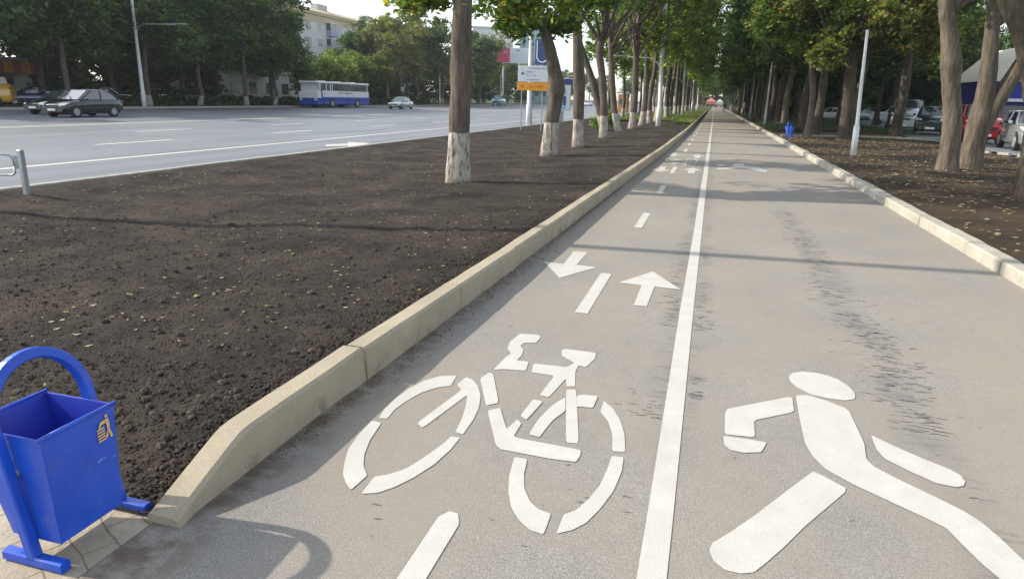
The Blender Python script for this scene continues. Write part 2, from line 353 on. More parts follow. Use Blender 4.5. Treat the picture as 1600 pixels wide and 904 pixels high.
# ---------------------------------------------------------------- the ground
def grid(name, xs, ys, fz, mat, cond=None):
    nx, ny = len(xs), len(ys); v = [(x, y, fz(x, y)) for y in ys for x in xs]
    f = [(j*nx+i, j*nx+i+1, (j+1)*nx+i+1, (j+1)*nx+i) for j in range(ny-1) for i in range(nx-1)]
    me = bpy.data.meshes.new(name); me.from_pydata(v, [], f); me.materials.append(mat); me.polygons.foreach_set('use_smooth', [True]*len(f)); me.update()
    o = bpy.data.objects.new(name, me); C.objects.link(o); return o
def sheet(name, poly, z, mat):
    me = bpy.data.meshes.new(name); me.from_pydata([(x, y, z) for x, y in poly], [], [tuple(range(len(poly)))]); me.materials.append(mat)
    o = bpy.data.objects.new(name, me); C.objects.link(o); return o
struct(sheet('ground', [(-1500, -300), (1500, -300), (1500, 2500), (-1500, 2500)], -.30, M['ground']))
struct(sheet('road', [(-46.6, -60), (-10.78, -60), (-10.78, 700), (-46.6, 700)], -.12, M['road']))
struct(sheet('path', [(-1.95, -4), (3.0, -4), (3.0, 420), (-1.30, 420), (-1.30, 60), (-1.42, 22), (-1.66, 10), (-1.86, 1.9), (-1.93, 1.86)], 0, M['path']))
struct(sheet('pavement', [(-12, -4), (-1.951, -4), (-1.931, 1.9), (-12, 1.9)], .001, M['paver']))
def fine(x, y):
    a = noise.fractal(Vector((x*3.1, y*3.1, .3)), .7, 2.1, 5)*.018
    b_ = abs(noise.noise(Vector((x*17, y*17, 2.))))*.022 + abs(noise.noise(Vector((x*37, y*37, 5.))))*.012
    g = noise.noise(Vector((x*.6, y*.6, 9.)))*.05
    return a, b_, g
def zsoil(x, y):
    a, b_, g = fine(x, y)
    e = min(1, (-1.93-x)/.12, (x+10.6)/.3); e = max(0, e)
    q = min(1, max(0, (y-1.86)/.4))
    return float(soilz(x, y)) + (a+g*min(1, max(0, (-2.6-x)/1.5)))*e*q + (b_-.01)*min(1, e*1.5+.1)
ysn = list(np.arange(1.86, 7, .028)) + list(np.arange(7, 14, .045)) + list(np.arange(14, 40, .18)) + list(np.arange(40, 60.5, 2.5))
xsn = list(np.arange(-10.6, -1.93, .032))+[-1.925]
soil = grid('soil_bed', xsn, ysn, zsoil, M['soil'])
for v_ in soil.data.vertices:
    x_ = v_.co.x
    if x_ > -4: v_.co.x = x_+(kx(v_.co.y)+1.802)*min(1, (x_+4)/2.07)
struct(soil)
struct(grid('soil_strip', [-10.6, -7, -4, -2, -1.40], [60.5, 100, 200, 420], lambda x, y: float(np.interp(x, [-10.6, -1.93], [0, .13])), M['grass_base']))
# clods: loose lumps on the near soil
def ico():
    t = (1+5**.5)/2; v = [Vector(p).normalized() for p in ((-1, t, 0), (1, t, 0), (-1, -t, 0), (1, -t, 0), (0, -1, t), (0, 1, t), (0, -1, -t), (0, 1, -t), (t, 0, -1), (t, 0, 1), (-t, 0, -1), (-t, 0, 1))]
    f = [(0, 11, 5), (0, 5, 1), (0, 1, 7), (0, 7, 10), (0, 10, 11), (1, 5, 9), (5, 11, 4), (11, 10, 2), (10, 7, 6), (7, 1, 8), (3, 9, 4), (3, 4, 2), (3, 2, 6), (3, 6, 8), (3, 8, 9), (4, 9, 5), (2, 4, 11), (6, 2, 10), (8, 6, 7), (9, 8, 1)]
    return v, f
IV, IF = ico()
mb = MB()
for i in range(24000):
    y = 1.92+abs(random.gauss(0, 1))*3.2; x = random.uniform(-1.98, -9 if y > 3 else -5)
    if random.random() < .25: x = -1.95-abs(random.gauss(0, .12))
    r_ = min(.019, .003+random.expovariate(1/.0023)); z = zsoil(x, y)+r_*.3
    sx, sy, sz = (random.uniform(.7, 1.4) for _ in range(3))
    mb.add([(x+v.x*r_*sx*random.uniform(.75, 1.2), y+v.y*r_*sy*random.uniform(.75, 1.2), z+v.z*r_*.8*sz) for v in IV], IF)
for i in range(420):
    y = 2.0+abs(random.gauss(0, 1))*3.5; x = random.uniform(-2.0, -8 if y > 3 else -5); r_ = random.uniform(.014, .030); z = zsoil(x, y)+r_*.15
    rv = Vector((random.uniform(-1, 1), random.uniform(-1, 1), random.uniform(-1, 1)))
    mb.add([(x+v.x*r_*(1+.35*noise.noise(v*2+rv*9)), y+v.y*r_*(1+.35*noise.noise(v*2+rv*7)), z+v.z*r_*.7*(1+.35*noise.noise(v*2+rv*5))) for v in IV], IF)
struct(mb.build('soil_clods', M['clod'], recalc=False), 'stuff')
# grit and crumbs of soil washed against the foot of the left kerb
mb = MB()
for i in range(2600):
    y = 2.4+random.random()**1.2*11; x = kx(y)+.012+abs(random.gauss(0, .07))*(1.2 if 3.2 < y < 7.5 else .4); r_ = min(.009, .0016+random.expovariate(1/.0016))
    q = [random.uniform(.7, 1.3) for _ in range(3)]
    mb.add([(x+v.x*r_*q[0], y+v.y*r_*q[1], r_*.4+v.z*r_*.7*q[2]) for v in IV], IF)
struct(mb.build('grit', flat('grit', (.13, .105, .08), .95, var=.4, scale=30), recalc=False), 'stuff')
# right strip and lot
struct(grid('bare_soil', [3.18+i*.28 for i in range(26)]+[10.9, 12, 20, 40, 90], list(np.arange(-2, 30, .3))+list(range(30, 60, 3))+[80, 120, 200, 420],
            lambda x, y: (.11+.02*noise.noise(Vector((x*1.1, y*1.1, 0)))+.02*noise.noise(Vector((x*4, y*4, 3)))) if x < 10.9 else (.09 if y < 28 else -.05), M['soil_r']))
struct(sheet('parking_lot', [(10.9, 29), (34, 29), (34, 100), (12.2, 100), (12.2, 60), (10.9, 45)], .06, M['road']))
struct(sheet('verge_grass', [(-75, -60), (-46.9, -60), (-46.9, 700), (-75, 700)], .02, M['grass_base']))
struct(sheet('lawn', [(3.3, 44), (12.1, 50), (12.1, 420), (3.3, 420)], .16, M['ground']))

# kerbs: straight stones with joints
def kx(y): return float(np.interp(y, [1.8, 3.5, 7.3, 13, 22, 40, 420], [-1.825, -1.80, -1.72, -1.62, -1.45, -1.30, -1.22]))
def kerb(name, xf, y0, y1, h, wd, side, mat, step=3.0, zb=-.02, jit=.004, first=None):
    mb = MB(); y = y0; n = 0
    while y < y1:
        ye = min(y+step, y1); ys_ = [y+.0018+(ye-y-.0036)*q_/6 for q_ in range(7)]; dz = random.uniform(-jit, jit); dx = random.uniform(-jit, jit)
        prof = lambda yy: [(0, zb), (0, h-.018+dz), (.018, h+dz), (wd-.012, h+dz), (wd, h-.012+dz), (wd, zb)]
        vs = []
        for yy in ys_:
            x0 = xf(yy)+dx+random.uniform(-.003, .003); vs += [(x0+side*px+random.uniform(-.002, .002), yy, pz+random.uniform(-.002, .002)) for px, pz in prof(yy)]
        fs = [(a*6+i, a*6+i+1, a*6+7+i, a*6+6+i) for a in range(6) for i in range(5)] + [tuple(range(6)), tuple(range(41, 35, -1))]
        mb.add(vs, fs); y = ye; n += 1
        if y > 60: step = 6
    return mb.build(name, mat)
struct(kerb('kerb', kx, 3.36, 300, .20, .135, -1, M['kerb'], 1.5, jit=.006))
# sloping end stone
mb = MB(); x0 = -1.822; wd = .135
secs = [(1.845, .035), (1.95, .075), (2.08, .125), (2.22, .178), (2.27, .194), (2.33, .20), (2.6, .202), (2.95, .199), (3.35, .201)]
vs = []
for y, h in secs: vs += [(x0+.02*(y < 1.9)+.02*(y > 3), y, -.02), (x0+.01*(y < 1.9), y, h-.015), (x0-.018, y, h), (x0-wd+.01, y, h), (x0-wd, y, h-.012), (x0-wd, y, -.02)]
mb.add(vs, [(a*6+i, a*6+i+1, a*6+7+i, a*6+6+i) for a in range(8) for i in range(5)]+[tuple(range(6)), tuple(range(53, 47, -1))])
struct(mb.build('kerb_end', M['kerb']))
struct(kerb('kerb_right', lambda y: 3.0, -2, 300, .14, .19, 1, M['kerb_w'], 1.0, jit=.008))
struct(kerb('road_kerb', lambda y: -10.78, -60, 300, .03, .16, 1, M['kerb_road'], 3, zb=-.15))
struct(kerb('far_road_kerb', lambda y: -46.6, -60, 320, .04, .2, -1, M['kerb_road'], 6, zb=-.15))
mb = MB()
for i in range(22):                                             # narrow kerb of the crossing footway, curving to the car park
    a = i/21; x = 3.5+7.2*a; y = 37.2+3.2*math.sin(a*2.2)
    mb.box((x, y, .14), (.36, .12, .12), rz=.42*math.cos(a*2.2))
struct(mb.build('footway_kerb', M['kerb_w']))
mb = MB()
for i in range(30): mb.box((9.4+i*.42, 30.3-i*.62 if i < 4 else 28.4, .12), (.42, .14, .14), rz=-.97 if i < 4 else 0)
struct(mb.build('lot_kerb', M['kerb_w']))

# ---------------------------------------------------------------- painted markings
def G(x, y, z=0):                                               # where a point traced on the flat ground lies
    u, v = x-800, y-452
    ud = u*c_+v*s_; vd = -u*s_+v*c_
    X_, Y_, Z_ = ud, FPX*math.cos(TH)-vd*math.sin(TH), -(FPX*math.sin(TH)+vd*math.cos(TH))
    t = (z-EYE)/Z_
    return (t*(X_*math.cos(PSI)-Y_*math.sin(PSI)), t*(X_*math.sin(PSI)+Y_*math.cos(PSI)))
def chaikin(p, it=1):
    for _ in range(it):
        q = []
        for i in range(len(p)):
            a, b_ = p[i], p[(i+1) % len(p)]
            q += [(a[0]*.92+b_[0]*.08, a[1]*.92+b_[1]*.08), (a[0]*.08+b_[0]*.92, a[1]*.08+b_[1]*.92)]
        p = q
    return p
PN = [0]
def paint(name, polys, parent=None, z=.0026, smooth=0):
    mb = MB()
    for p in polys:
        PN[0] += 1
        zz = z+(PN[0] % 7)*.0002*(1 if z > 0 else 2)
        if smooth: p = chaikin(p, smooth)
        mb.add([(x, y, zz) for x, y in p], [tuple(range(len(p)))])
    o = mb.build(name, M['paint'], parent, recalc=False)
    bm = bmesh.new(); bm.from_mesh(o.data); bmesh.ops.triangulate(bm, faces=bm.faces)
    for f in bm.faces:
        f.normal_update()
        if f.normal.z < 0: f.normal_flip()
    bm.to_mesh(o.data); bm.free(); return o
def crop(pts, ox, oy, s): return [G(ox+x*s, oy+y*s) for x, y in pts]
BW1 = [[(205,343),(225,312),(262,275),(310,240),(365,212),(420,196),(478,194),(458,230),(410,236),(352,255),(300,285),(262,312),(235,345)],
 [(478,225),(512,200),(535,210),(552,230),(562,265),(555,310),(535,350),(500,400),(473,392),(498,340),(512,290),(515,262),(358,378),(340,360),(495,245)],
 [(490,412),(455,455),(400,505),(330,550),(260,585),(200,605),(143,608),(190,548),(240,540),(300,520),(350,490),(400,455),(440,425),(458,407)],
 [(182,352),(215,360),(175,420),(155,470),(152,510),(165,545),(108,595),(90,570),(80,540),(85,500),(100,450),(135,400)]]
BW2 = [[(730,400),(765,345),(810,300),(850,275),(858,272),(858,318),(815,350),(790,380),(768,410)], [(898,266),(920,262),(972,266),(955,308),(905,303),(898,304)],
 [(992,282),(1025,310),(1050,350),(1065,400),(1067,462),(1022,458),(1022,400),(1008,355),(980,322)],
 [(1020,475),(1062,480),(1055,530),(1025,600),(980,660),(930,710),(880,735),(826,747),(852,680),(895,665),(940,625),(980,575),(1005,520)],
 [(680,478),(725,487),(713,540),(715,590),(735,635),(765,662),(808,678),(782,750),(735,735),(695,700),(668,655),(658,600),(662,540)]]
BH = [[(605,175),(650,130),(668,118),(655,100),(665,75),(700,48),(765,52),(772,62),(755,80),(715,80),(700,90),(712,105),(705,125),(688,142),(730,146),(720,178),(640,172)]]
BF = [[(560,205),(592,183),(606,190),(625,290),(580,300)], [(585,317),(630,307),(652,382),(690,348),(705,362),(675,410),(912,455),(910,475),(895,497),(800,485),(618,450)],
 [(745,278),(780,285),(722,350),(700,335)], [(860,243),(896,243),(905,432),(860,428)]]
BS = [[(748,152),(835,162),(862,165),(890,150),(845,125),(845,105),(858,101),(965,115),(962,135),(930,165),(905,158),(893,180),(892,233),(862,232),(860,205),(800,270),(768,262),(820,195),(738,183)]]
def bikepolys(P_): return [crop(p, 500, 500, .4468) for p in P_]
bike = thing('bicycle_marking', 'large white painted bicycle symbol on the near part of the path', 'road marking', (-.85, 3.3, 0))
inv = lambda ps, o: [[(x-o[0], y-o[1]) for x, y in p] for p in ps]
BO = (-.85, 3.3)
BP = {'front_wheel': BW1, 'rear_wheel': BW2, 'handlebar': BH, 'frame': BF, 'saddle': BS}
for n_, P_ in BP.items(): paint(n_, inv(bikepolys(P_), BO), bike, smooth=2)
b2 = dup(bike, (-.80, 20.3, .0), math.pi, 'upside-down white bicycle symbol painted further along the path', None)
b2.scale = (.72, 1.15, 1)
WK = dict(head=[(577,125),(582,112),(600,104),(630,101),(690,107),(730,117),(770,132),(812,160),(832,182),(836,198),(830,208),(795,213),(730,205),(660,190),(605,160),(585,142)],
 bent_arm=[(340,245),(590,197),(598,258),(442,290),(446,356),(328,344),(330,260)],
 hand=[(323,350),(446,368),(492,376),(470,414),(400,416),(350,405),(326,385)],
 body=[(603,193),(650,192),(720,213),(790,240),(812,255),(870,380),(878,440),(905,468),(1000,518),(1130,580),(1260,645),(1330,690),(1400,750),(1490,835),(1545,895),(1575,960),(1560,1010),(1500,1010),(1440,950),(1395,904),(1330,850),(1250,772),(1190,710),(1120,675),(980,610),(830,540),(720,480),(670,430),(640,380),(620,290)],
 front_arm=[(895,347),(985,390),(1100,440),(1200,480),(1245,505),(1262,528),(1255,545),(1225,550),(1150,535),(1050,490),(950,440),(918,405)],
 rear_leg=[(670,488),(700,500),(808,558),(640,700),(560,780),(480,850),(440,880),(390,884),(330,870),(285,835),(268,795),(280,765),(340,730),(450,655),(560,570)])
wo = G(1300, 740)
walker = thing('pedestrian_marking', 'large white painted walking figure on the right lane of the path', 'road marking', (wo[0], wo[1], 0))
for n_, p in WK.items(): paint(n_, inv([crop(p, 1000, 540, .4027)], wo), walker, smooth=3)
w2 = [(850,336),(925,331),(985,321),(990,302),(1010,296),(1085,299),(1080,318),(1130,322),(1190,327),(1235,341),(1275,358),(1262,367),(1200,358),(1150,346),(1090,336),(1030,333),(960,342),(860,346)]
w2h = [(852,312),(870,304),(925,306),(915,316),(870,319)]
wo2 = G(1160, 260)
wk2 = thing('pedestrian_marking', 'small distant white painted walking figure further up the right lane', 'road marking', (wo2[0], wo2[1], 0))
paint('body', inv([crop(w2, 960, 200, .1875)], wo2), wk2, smooth=1); paint('head', inv([crop(w2h, 960, 200, .1875)], wo2), wk2, smooth=1)
AR = 'direction arrows painted on the cycle lane'
tag(paint('arrow_marking', [crop([(345,328),(445,335),(365,425),(510,442),(245,517),(135,402),(275,418)], 820, 320, .2212)]), 'white painted arrow pointing towards the viewer near the left kerb', 'road marking', AR)
tag(paint('arrow_marking', [crop([(905,472),(1100,600),(915,578),(862,718),(768,710),(825,570),(660,550)], 820, 320, .2212)]), 'white painted arrow pointing away beside the centre line', 'road marking', AR)
def arrow(cx, cy, s, d, label):
    pts = [(-.09, -.75), (.09, -.75), (.09, .05), (.27, .05), (0, .75), (-.27, .05), (-.09, .05)]
    tag(paint('arrow_marking', [[(cx+x*s, cy+y*d*s*1.1) for x, y in pts]]), label, 'road marking', AR)
arrow(-1.12, 17.6, .9, -1, 'small distant arrow pointing this way, left of the far bicycle symbol')
arrow(-.38, 17.7, .9, 1, 'small distant arrow just nearer than the far bicycle symbol, by the centre line')
arrow(-1.10, 22.8, .9, -1, 'faint far arrow beyond the upside-down bicycle, left one')
arrow(-.36, 22.6, .9, 1, 'faint far arrow beyond the upside-down bicycle, right one')
DG = 'white dashes dividing the cycle lane'
dashes = [(1.15, 2.27), (5.1, 6.45), (9.1, 10.4), (12.9, 14.15), (16.7, 18.45)]+[(24.4+i*3.9, 25.8+i*3.9) for i in range(30)]
dl = ['nearest white lane dash, cut by the bottom of the picture', 'white lane dash between the two near arrows', 'white lane dash just beyond the near arrows', 'fourth white lane dash, before the tree shadows', 'white lane dash between the two far arrows']
for i, (a, b_) in enumerate(dashes):
    hw = .052; x = -.85 if i < 2 else -.82
    pts = [(x-hw, a), (x+hw, a), (x+hw, b_-.03), (x+hw*.7, b_), (x-hw*.7, b_), (x-hw, b_-.03)]
    if i == 0: pts = [(x-.048, a), (x+.048, a), (x+.048, b_-.07), (x+.02, b_-.005), (x-.02, b_), (x-.048, b_-.05)]
    tag(paint('lane_dash', [pts]), dl[i] if i < 5 else 'small white lane dash far along the shaded path', 'road marking', DG if i >= 5 else DG)
lp = [(-.098, -3), (.003, -3)]; n_ = 60
lw = [-.004+.004*math.sin(i*1.7) for i in range(n_)]
ys_ = [-3+i*i*.085 for i in range(n_)]
tag(paint('centre_line', [[(-.098+lw[i], ys_[i]) for i in range(n_)]+[(.004+lw[-i-1]*.6, ys_[-i-1]) for i in range(n_)]]), 'long solid white line down the middle of the path', 'road marking')
def rline(name, x, wdt, y0, y1, label, grp=None, z=-.115):
    o = paint(name, [[(x-wdt/2, y0), (x+wdt/2, y0), (x+wdt/2, y1), (x-wdt/2, y1)]], z=z); tag(o, label, 'road marking', grp)
rline('edge_line', -14.3, .26, -40, 300, 'solid white line along the near side of the road')
rline('median_line', -27.6, .30, -40, 300, 'nearer of the two solid white lines in the middle of the road')
rline('median_line', -28.3, .26, -40, 300, 'farther of the two solid white lines in the middle of the road')
for xx_, off, nm in ((-18.1, 17.0, 'first'), (-22.4, 14.0, 'second'), (-33.2, 12, 'third'), (-38.6, 8, 'fourth')):
    for i in range(14):
        y = off+i*9.
        rline('road_dash', xx_, .26, y, y+3.2, 'white dash in the %s row of dashes across the road' % nm, 'lane dashes on the road')
tag(paint('road_arrow', [crop([(560,832),(690,826),(690,818),(830,824),(700,850),(690,838),(560,842)], 360, 0, .2655)], z=-.112), 'white arrow marking in the near lane of the road', 'road marking')

# ---------------------------------------------------------------- fallen leaves, grass (uncountable)
def scatter(name, n, fpos, size, mat, curl=.5):
    mb = MB()
    for i in range(n):
        x, y, z = fpos(); s = size*random.uniform(.5, 1.4); a = random.uniform(0, 6.28); ca, sa = math.cos(a)*s, math.sin(a)*s
        t = random.uniform(.0, curl)*s; e = random.uniform(.45, .85)
        z += .004
        mb.add([(x-ca, y-sa, z+t*.6), (x+sa*e, y-ca*e, z+t*.2), (x+ca, y+sa, z+t), (x-sa*e, y+ca*e, z+.001)], [(0, 1, 2, 3)])
    return struct(mb.build(name, mat, recalc=False), 'stuff')
def pl():
    y = 2.2+random.random()**1.4*30
    for _ in range(20):
        x = random.uniform(-10.4, -2.0)
        if noise.noise(Vector((x*.6, y*.35, 4)))+.1*random.random() > (.02 if y < 9 else -.25): break
    return x, y, zsoil(x, y)
scatter('fallen_leaves', 1700, pl, .021, M['fallen'])
def pr():
    x, y = 3.25+random.random()*7.4, 6+random.random()**.8*34
    return x, y, .13+.02*noise.noise(Vector((x*1.1, y*1.1, 0)))
mb = MB()
def scuff(x, y, l, h):                                          # a dark sliver lying across the path
    a = random.gauss(0, .22); n = random.choice((4, 5, 6)); tp, bt = [], []
    for q in range(n+1):
        f = q/n; xx_ = (f-.5)*l; wd_ = h*(.25+.9*math.sin(math.pi*f))*random.uniform(.4, 1.3); yo = xx_*math.sin(a)+random.gauss(0, h*.5)
        tp.append((x+xx_, y+yo+wd_/2, .0022)); bt.append((x+xx_, y+yo-wd_/2, .0022))
    mb.add(bt+tp, [(q, q+1, n+2+q, n+1+q) for q in range(n)])
for i in range(900):
    y = 3.7+random.random()**1.1*11; x = 1.23+.10*noise.noise(Vector((0, y*.5, 1)))*1.5+random.gauss(0, .075+.004*y)
    if y < 11.5 and noise.noise(Vector((x*2, y*1.6, 7))) > -.4: scuff(x, y, random.uniform(.02, .10), random.uniform(.004, .012))
for i in range(760):
    y = 3.4+random.random()**1.25*15; sd = random.choice((-1, 1)); x = (-.105 if sd < 0 else .01)+sd*abs(random.gauss(0, .065))
    if noise.noise(Vector((sd*3, y*1.1, 3))) > (-.12 if y > 5 else .08): scuff(x+sd*.02, y, random.uniform(.02, .10), random.uniform(.004, .011))
for i in range(260):
    y = 2+random.random()*9; scuff(random.uniform(-1.3, 2.8), y, random.uniform(.01, .05), random.uniform(.004, .010))
struct(mb.build('scuff_marks', flat('scuff_rubber', (.130, .126, .118), .9, var=.3, scale=20), recalc=False), 'stuff')
scatter('fallen_leaves_right', 4200, pr, .040, M['fallen'])
def pp():
    x, y = random.uniform(-1.6, 2.95), 2+random.random()*30
    return x, y, .003
def tufts(name, n, fpos, h, mat):
    mb = MB()
    for i in range(n):
        x, y, z = fpos()
        for _ in range(3):
            a = random.uniform(0, 6.28); hh_ = h*random.uniform(.5, 1.3); wd_ = h*.10; dx, dy = math.cos(a)*wd_, math.sin(a)*wd_; lx, ly = random.uniform(-.5, .5)*hh_, random.uniform(-.5, .5)*hh_
            mb.add([(x-dx, y-dy, z), (x+dx, y+dy, z), (x+lx, y+ly, z+hh_)], [(0, 1, 2)])
    return struct(mb.build(name, mat, recalc=False), 'stuff')
def pg():
    y = 52+random.random()**1.3*90; lo = -2.6 if y < 62 else -8; x = random.uniform(lo, kx(y)-.2)
    return x, y, .06 if y > 60 else float(soilz(x, y))
tufts('grass', 14000, pg, .22, M['blade'])
def pg2():
    return random.uniform(3.5, 12), 46+random.random()**1.3*70, .15
tufts('lawn_grass', 6000, pg2, .20, M['hedge'])
#%%PART2%%
# ---------------------------------------------------------------- blue litter bin
def litter_bin(loc, label, group, rz=0):
    t = thing('litter_bin', label, 'litter bin', loc, rz, group)
    top = [(-.28, -.165), (.052, -.165), (.045, .145), (-.285, .145)]; bot = [(-.135, -.173), (.08, -.173), (.08, .09), (-.135, .09)]
    zt, zb = .472, .085
    A = [Vector((x, y, zb)) for x, y in bot]+[Vector((x, y, zt)) for x, y in top]
    mb = MB(); mb.add(A, [(3, 2, 1, 0), (0, 1, 5, 4), (2, 3, 7, 6)])
    for a, b_, c2, d in ((1, 2, 6, 5), (3, 0, 4, 7)):             # long side panels with a pressed envelope crease
        ctr = (A[a]+A[b_]+A[c2]+A[d])/4; nrm = (A[b_]-A[a]).cross(A[d]-A[a]).normalized(); ctr = ctr-nrm*.006
        mb.add([A[a], A[b_], A[c2], A[d], ctr], [(0, 1, 4), (1, 2, 4), (2, 3, 4), (3, 0, 4)])
    hop = mb.build('hopper', M['blue'], t, recalc=False)
    I = []
    cb, ct = (A[0]+A[2])/2, (A[4]+A[6])/2
    for i, v in enumerate(A):
        c3 = cb if i < 4 else ct; w_ = v+(c3-v)*.045; w_.z = v.z+(.012 if i < 4 else -.001); I.append(w_)
    mb = MB(); mb.add(I, [(0, 1, 2, 3), (0, 4, 5, 1), (1, 5, 6, 2), (2, 6, 7, 3), (3, 7, 4, 0)])
    mb.add([A[4], A[5], A[6], A[7], I[4], I[5], I[6], I[7]], [(0, 1, 5, 4), (1, 2, 6, 5), (2, 3, 7, 6), (3, 0, 4, 7)])
    mb.build('lining', M['blue_in'], hop, recalc=False)
    for a, b_ in ((5, 6), (4, 7)):
        mb = MB(); d = (A[b_]-A[a]).normalized()*.006; mb.tube([A[a]-d+Vector((0, 0, .002)), A[b_]+d+Vector((0, 0, .002))], .0085, 8)
        mb.build('rim', M['blue'], hop, smooth=True)
    # yellow pictogram: a standing figure throwing something into a striped basket
    a, b_, c2, d = A[1], A[2], A[6], A[5]; nrm = (b_-a).cross(d-a).normalized()
    def on(u, v): p = a.lerp(b_, u).lerp(d.lerp(c2, u), v); return p+nrm*.0025
    mb = MB()
    def poly(pts): mb.add([on(.70+.24*x, .70+.22*y) for x, y in pts], [tuple(range(len(pts)))])
    poly([(.68+.085*math.cos(q*.6283), 1.02+.075*math.sin(q*.6283)) for q in range(10)])
    poly([(.60, .90), (.80, .90), (.86, .60), (.84, .42), (.70, .42), (.66, .70)]); poly([(.715, .415), (.84, .415), (1.02, .02), (.88, 0), (.79, .25)]); poly([(.56, .10), (.70, .08), (.74, .27), (.705, .41)])
    poly([(.585, .895), (.635, .73), (.36, .74), (.24, .60), (.17, .63), (.28, .86)])
    for q in range(5):
        y0 = .02+q*.125; x0_ = .10-.008*q; x1 = .60-.02*q
        poly([(x0_, y0), (x1, y0+.02), (x1, y0+.085), (x0_, y0+.065)])
    mb.build('pictogram', M['yellow'], hop, recalc=False)
    fr = []
    z1 = .50
    L_ = lambda z: -.012-.185*z
    y0, y1 = -.198, .172; yc, rr = (y0+y1)/2, (y1-y0)/2
    pts = [(L_(.03), y0, .03), (L_(.25), y0, .25), (L_(z1), y0, z1)]
    for q in range(1, 24):
        an = math.pi*q/24; z = z1+rr*math.sin(an)*1.08; pts.append((L_(z), yc-rr*math.cos(an), z))
    pts += [(L_(z1), y1, z1), (L_(.25), y1, .25), (L_(.03), y1, .03)]
    mb = MB(); mb.sqtube(pts, .0195, (1, 0, .18)); mb.build('hoop_frame', M['blue'], t)
    for yy in (y0, y1):
        mb = MB(); mb.sqtube([(-.145, yy, .0215), (.115, yy, .0215)], .0195, (0, 1, 0)); mb.build('foot_bar', M['blue'], t)
    mb = MB()
    for yy, s_2 in ((y0, 1), (y1, -1)): mb.tube([(L_(.33), yy+s_2*.012, .33), (L_(.33), yy+s_2*.034, .33)], .012, 8)
    mb.build('pivot_bolt', M['galv'], t)
    return t
bin0 = litter_bin((-2.108, 1.718, .0015), 'large blue metal litter bin tilting beside the end of the left kerb', 'blue litter bins')
dup(bin0, (3.75, 36.9, .13), -.5, 'small distant blue litter bin beside the right kerb', scale=1.05)

# ---------------------------------------------------------------- trees
def crown_mesh(name, rad, zc, nl, ncl, nleaf, size, mat, seed, lobes=None, sparse=0.):
    rs = np.random.RandomState(seed); rx, ry, rz_ = rad
    if lobes is None:
        lobes = []
        for i in range(nl):
            th = rs.uniform(0, 2*math.pi); ph = math.asin(rs.uniform(-.85, .98)); rr = rs.uniform(.45, .82)
            lobes.append((rx*rr*math.cos(th)*math.cos(ph), ry*rr*math.sin(th)*math.cos(ph), zc+rz_*rr*math.sin(ph), rs.uniform(.30, .52)*min(rx, rz_)))
    V = []; F_ = []
    for l in range(ncl):
        lx, ly, lz, lr = lobes[rs.randint(len(lobes))]
        d = rs.normal(size=3); d /= np.linalg.norm(d); r_ = lr*rs.uniform(.35, 1.08)
        c = np.array([lx, ly, lz])+d*r_*np.array([1, 1, .8])
        cr = rs.uniform(.16, .42)*max(.55, lr*.55)
        n = int(nleaf*rs.uniform(.5, 1.5)); p = c+rs.normal(size=(n, 3))*cr*np.array([1, 1, .55])
        p[:, 2] -= .12*((p[:, 0]-c[0])**2+(p[:, 1]-c[1])**2)
        a = rs.uniform(0, 2*math.pi, n); tilt = rs.normal(0, .55, n); roll = rs.normal(0, .5, n); s = size*rs.uniform(.55, 1.35, n)
        u = np.stack([np.cos(a)*np.cos(tilt), np.sin(a)*np.cos(tilt), np.sin(tilt)], 1)
        w_ = np.stack([-np.sin(a)*np.cos(roll), np.cos(a)*np.cos(roll), np.sin(roll)], 1)
        s = s[:, None]
        q = np.stack([p-u*s*.6, p+w_*s*.42-u*s*.05, p+u*s*.6, p-w_*s*.42-u*s*.05], 1)
        V.append(q.reshape(-1, 3))
    V = np.concatenate(V); nf = len(V)//4
    me = bpy.data.meshes.new(name); me.vertices.add(len(V)); me.vertices.foreach_set('co', V.ravel())
    me.loops.add(nf*4); me.loops.foreach_set('vertex_index', np.arange(nf*4)); me.polygons.add(nf)
    me.polygons.foreach_set('loop_start', np.arange(nf)*4); me.materials.append(mat); me.update(calc_edges=True); me.validate()
    return me, lobes
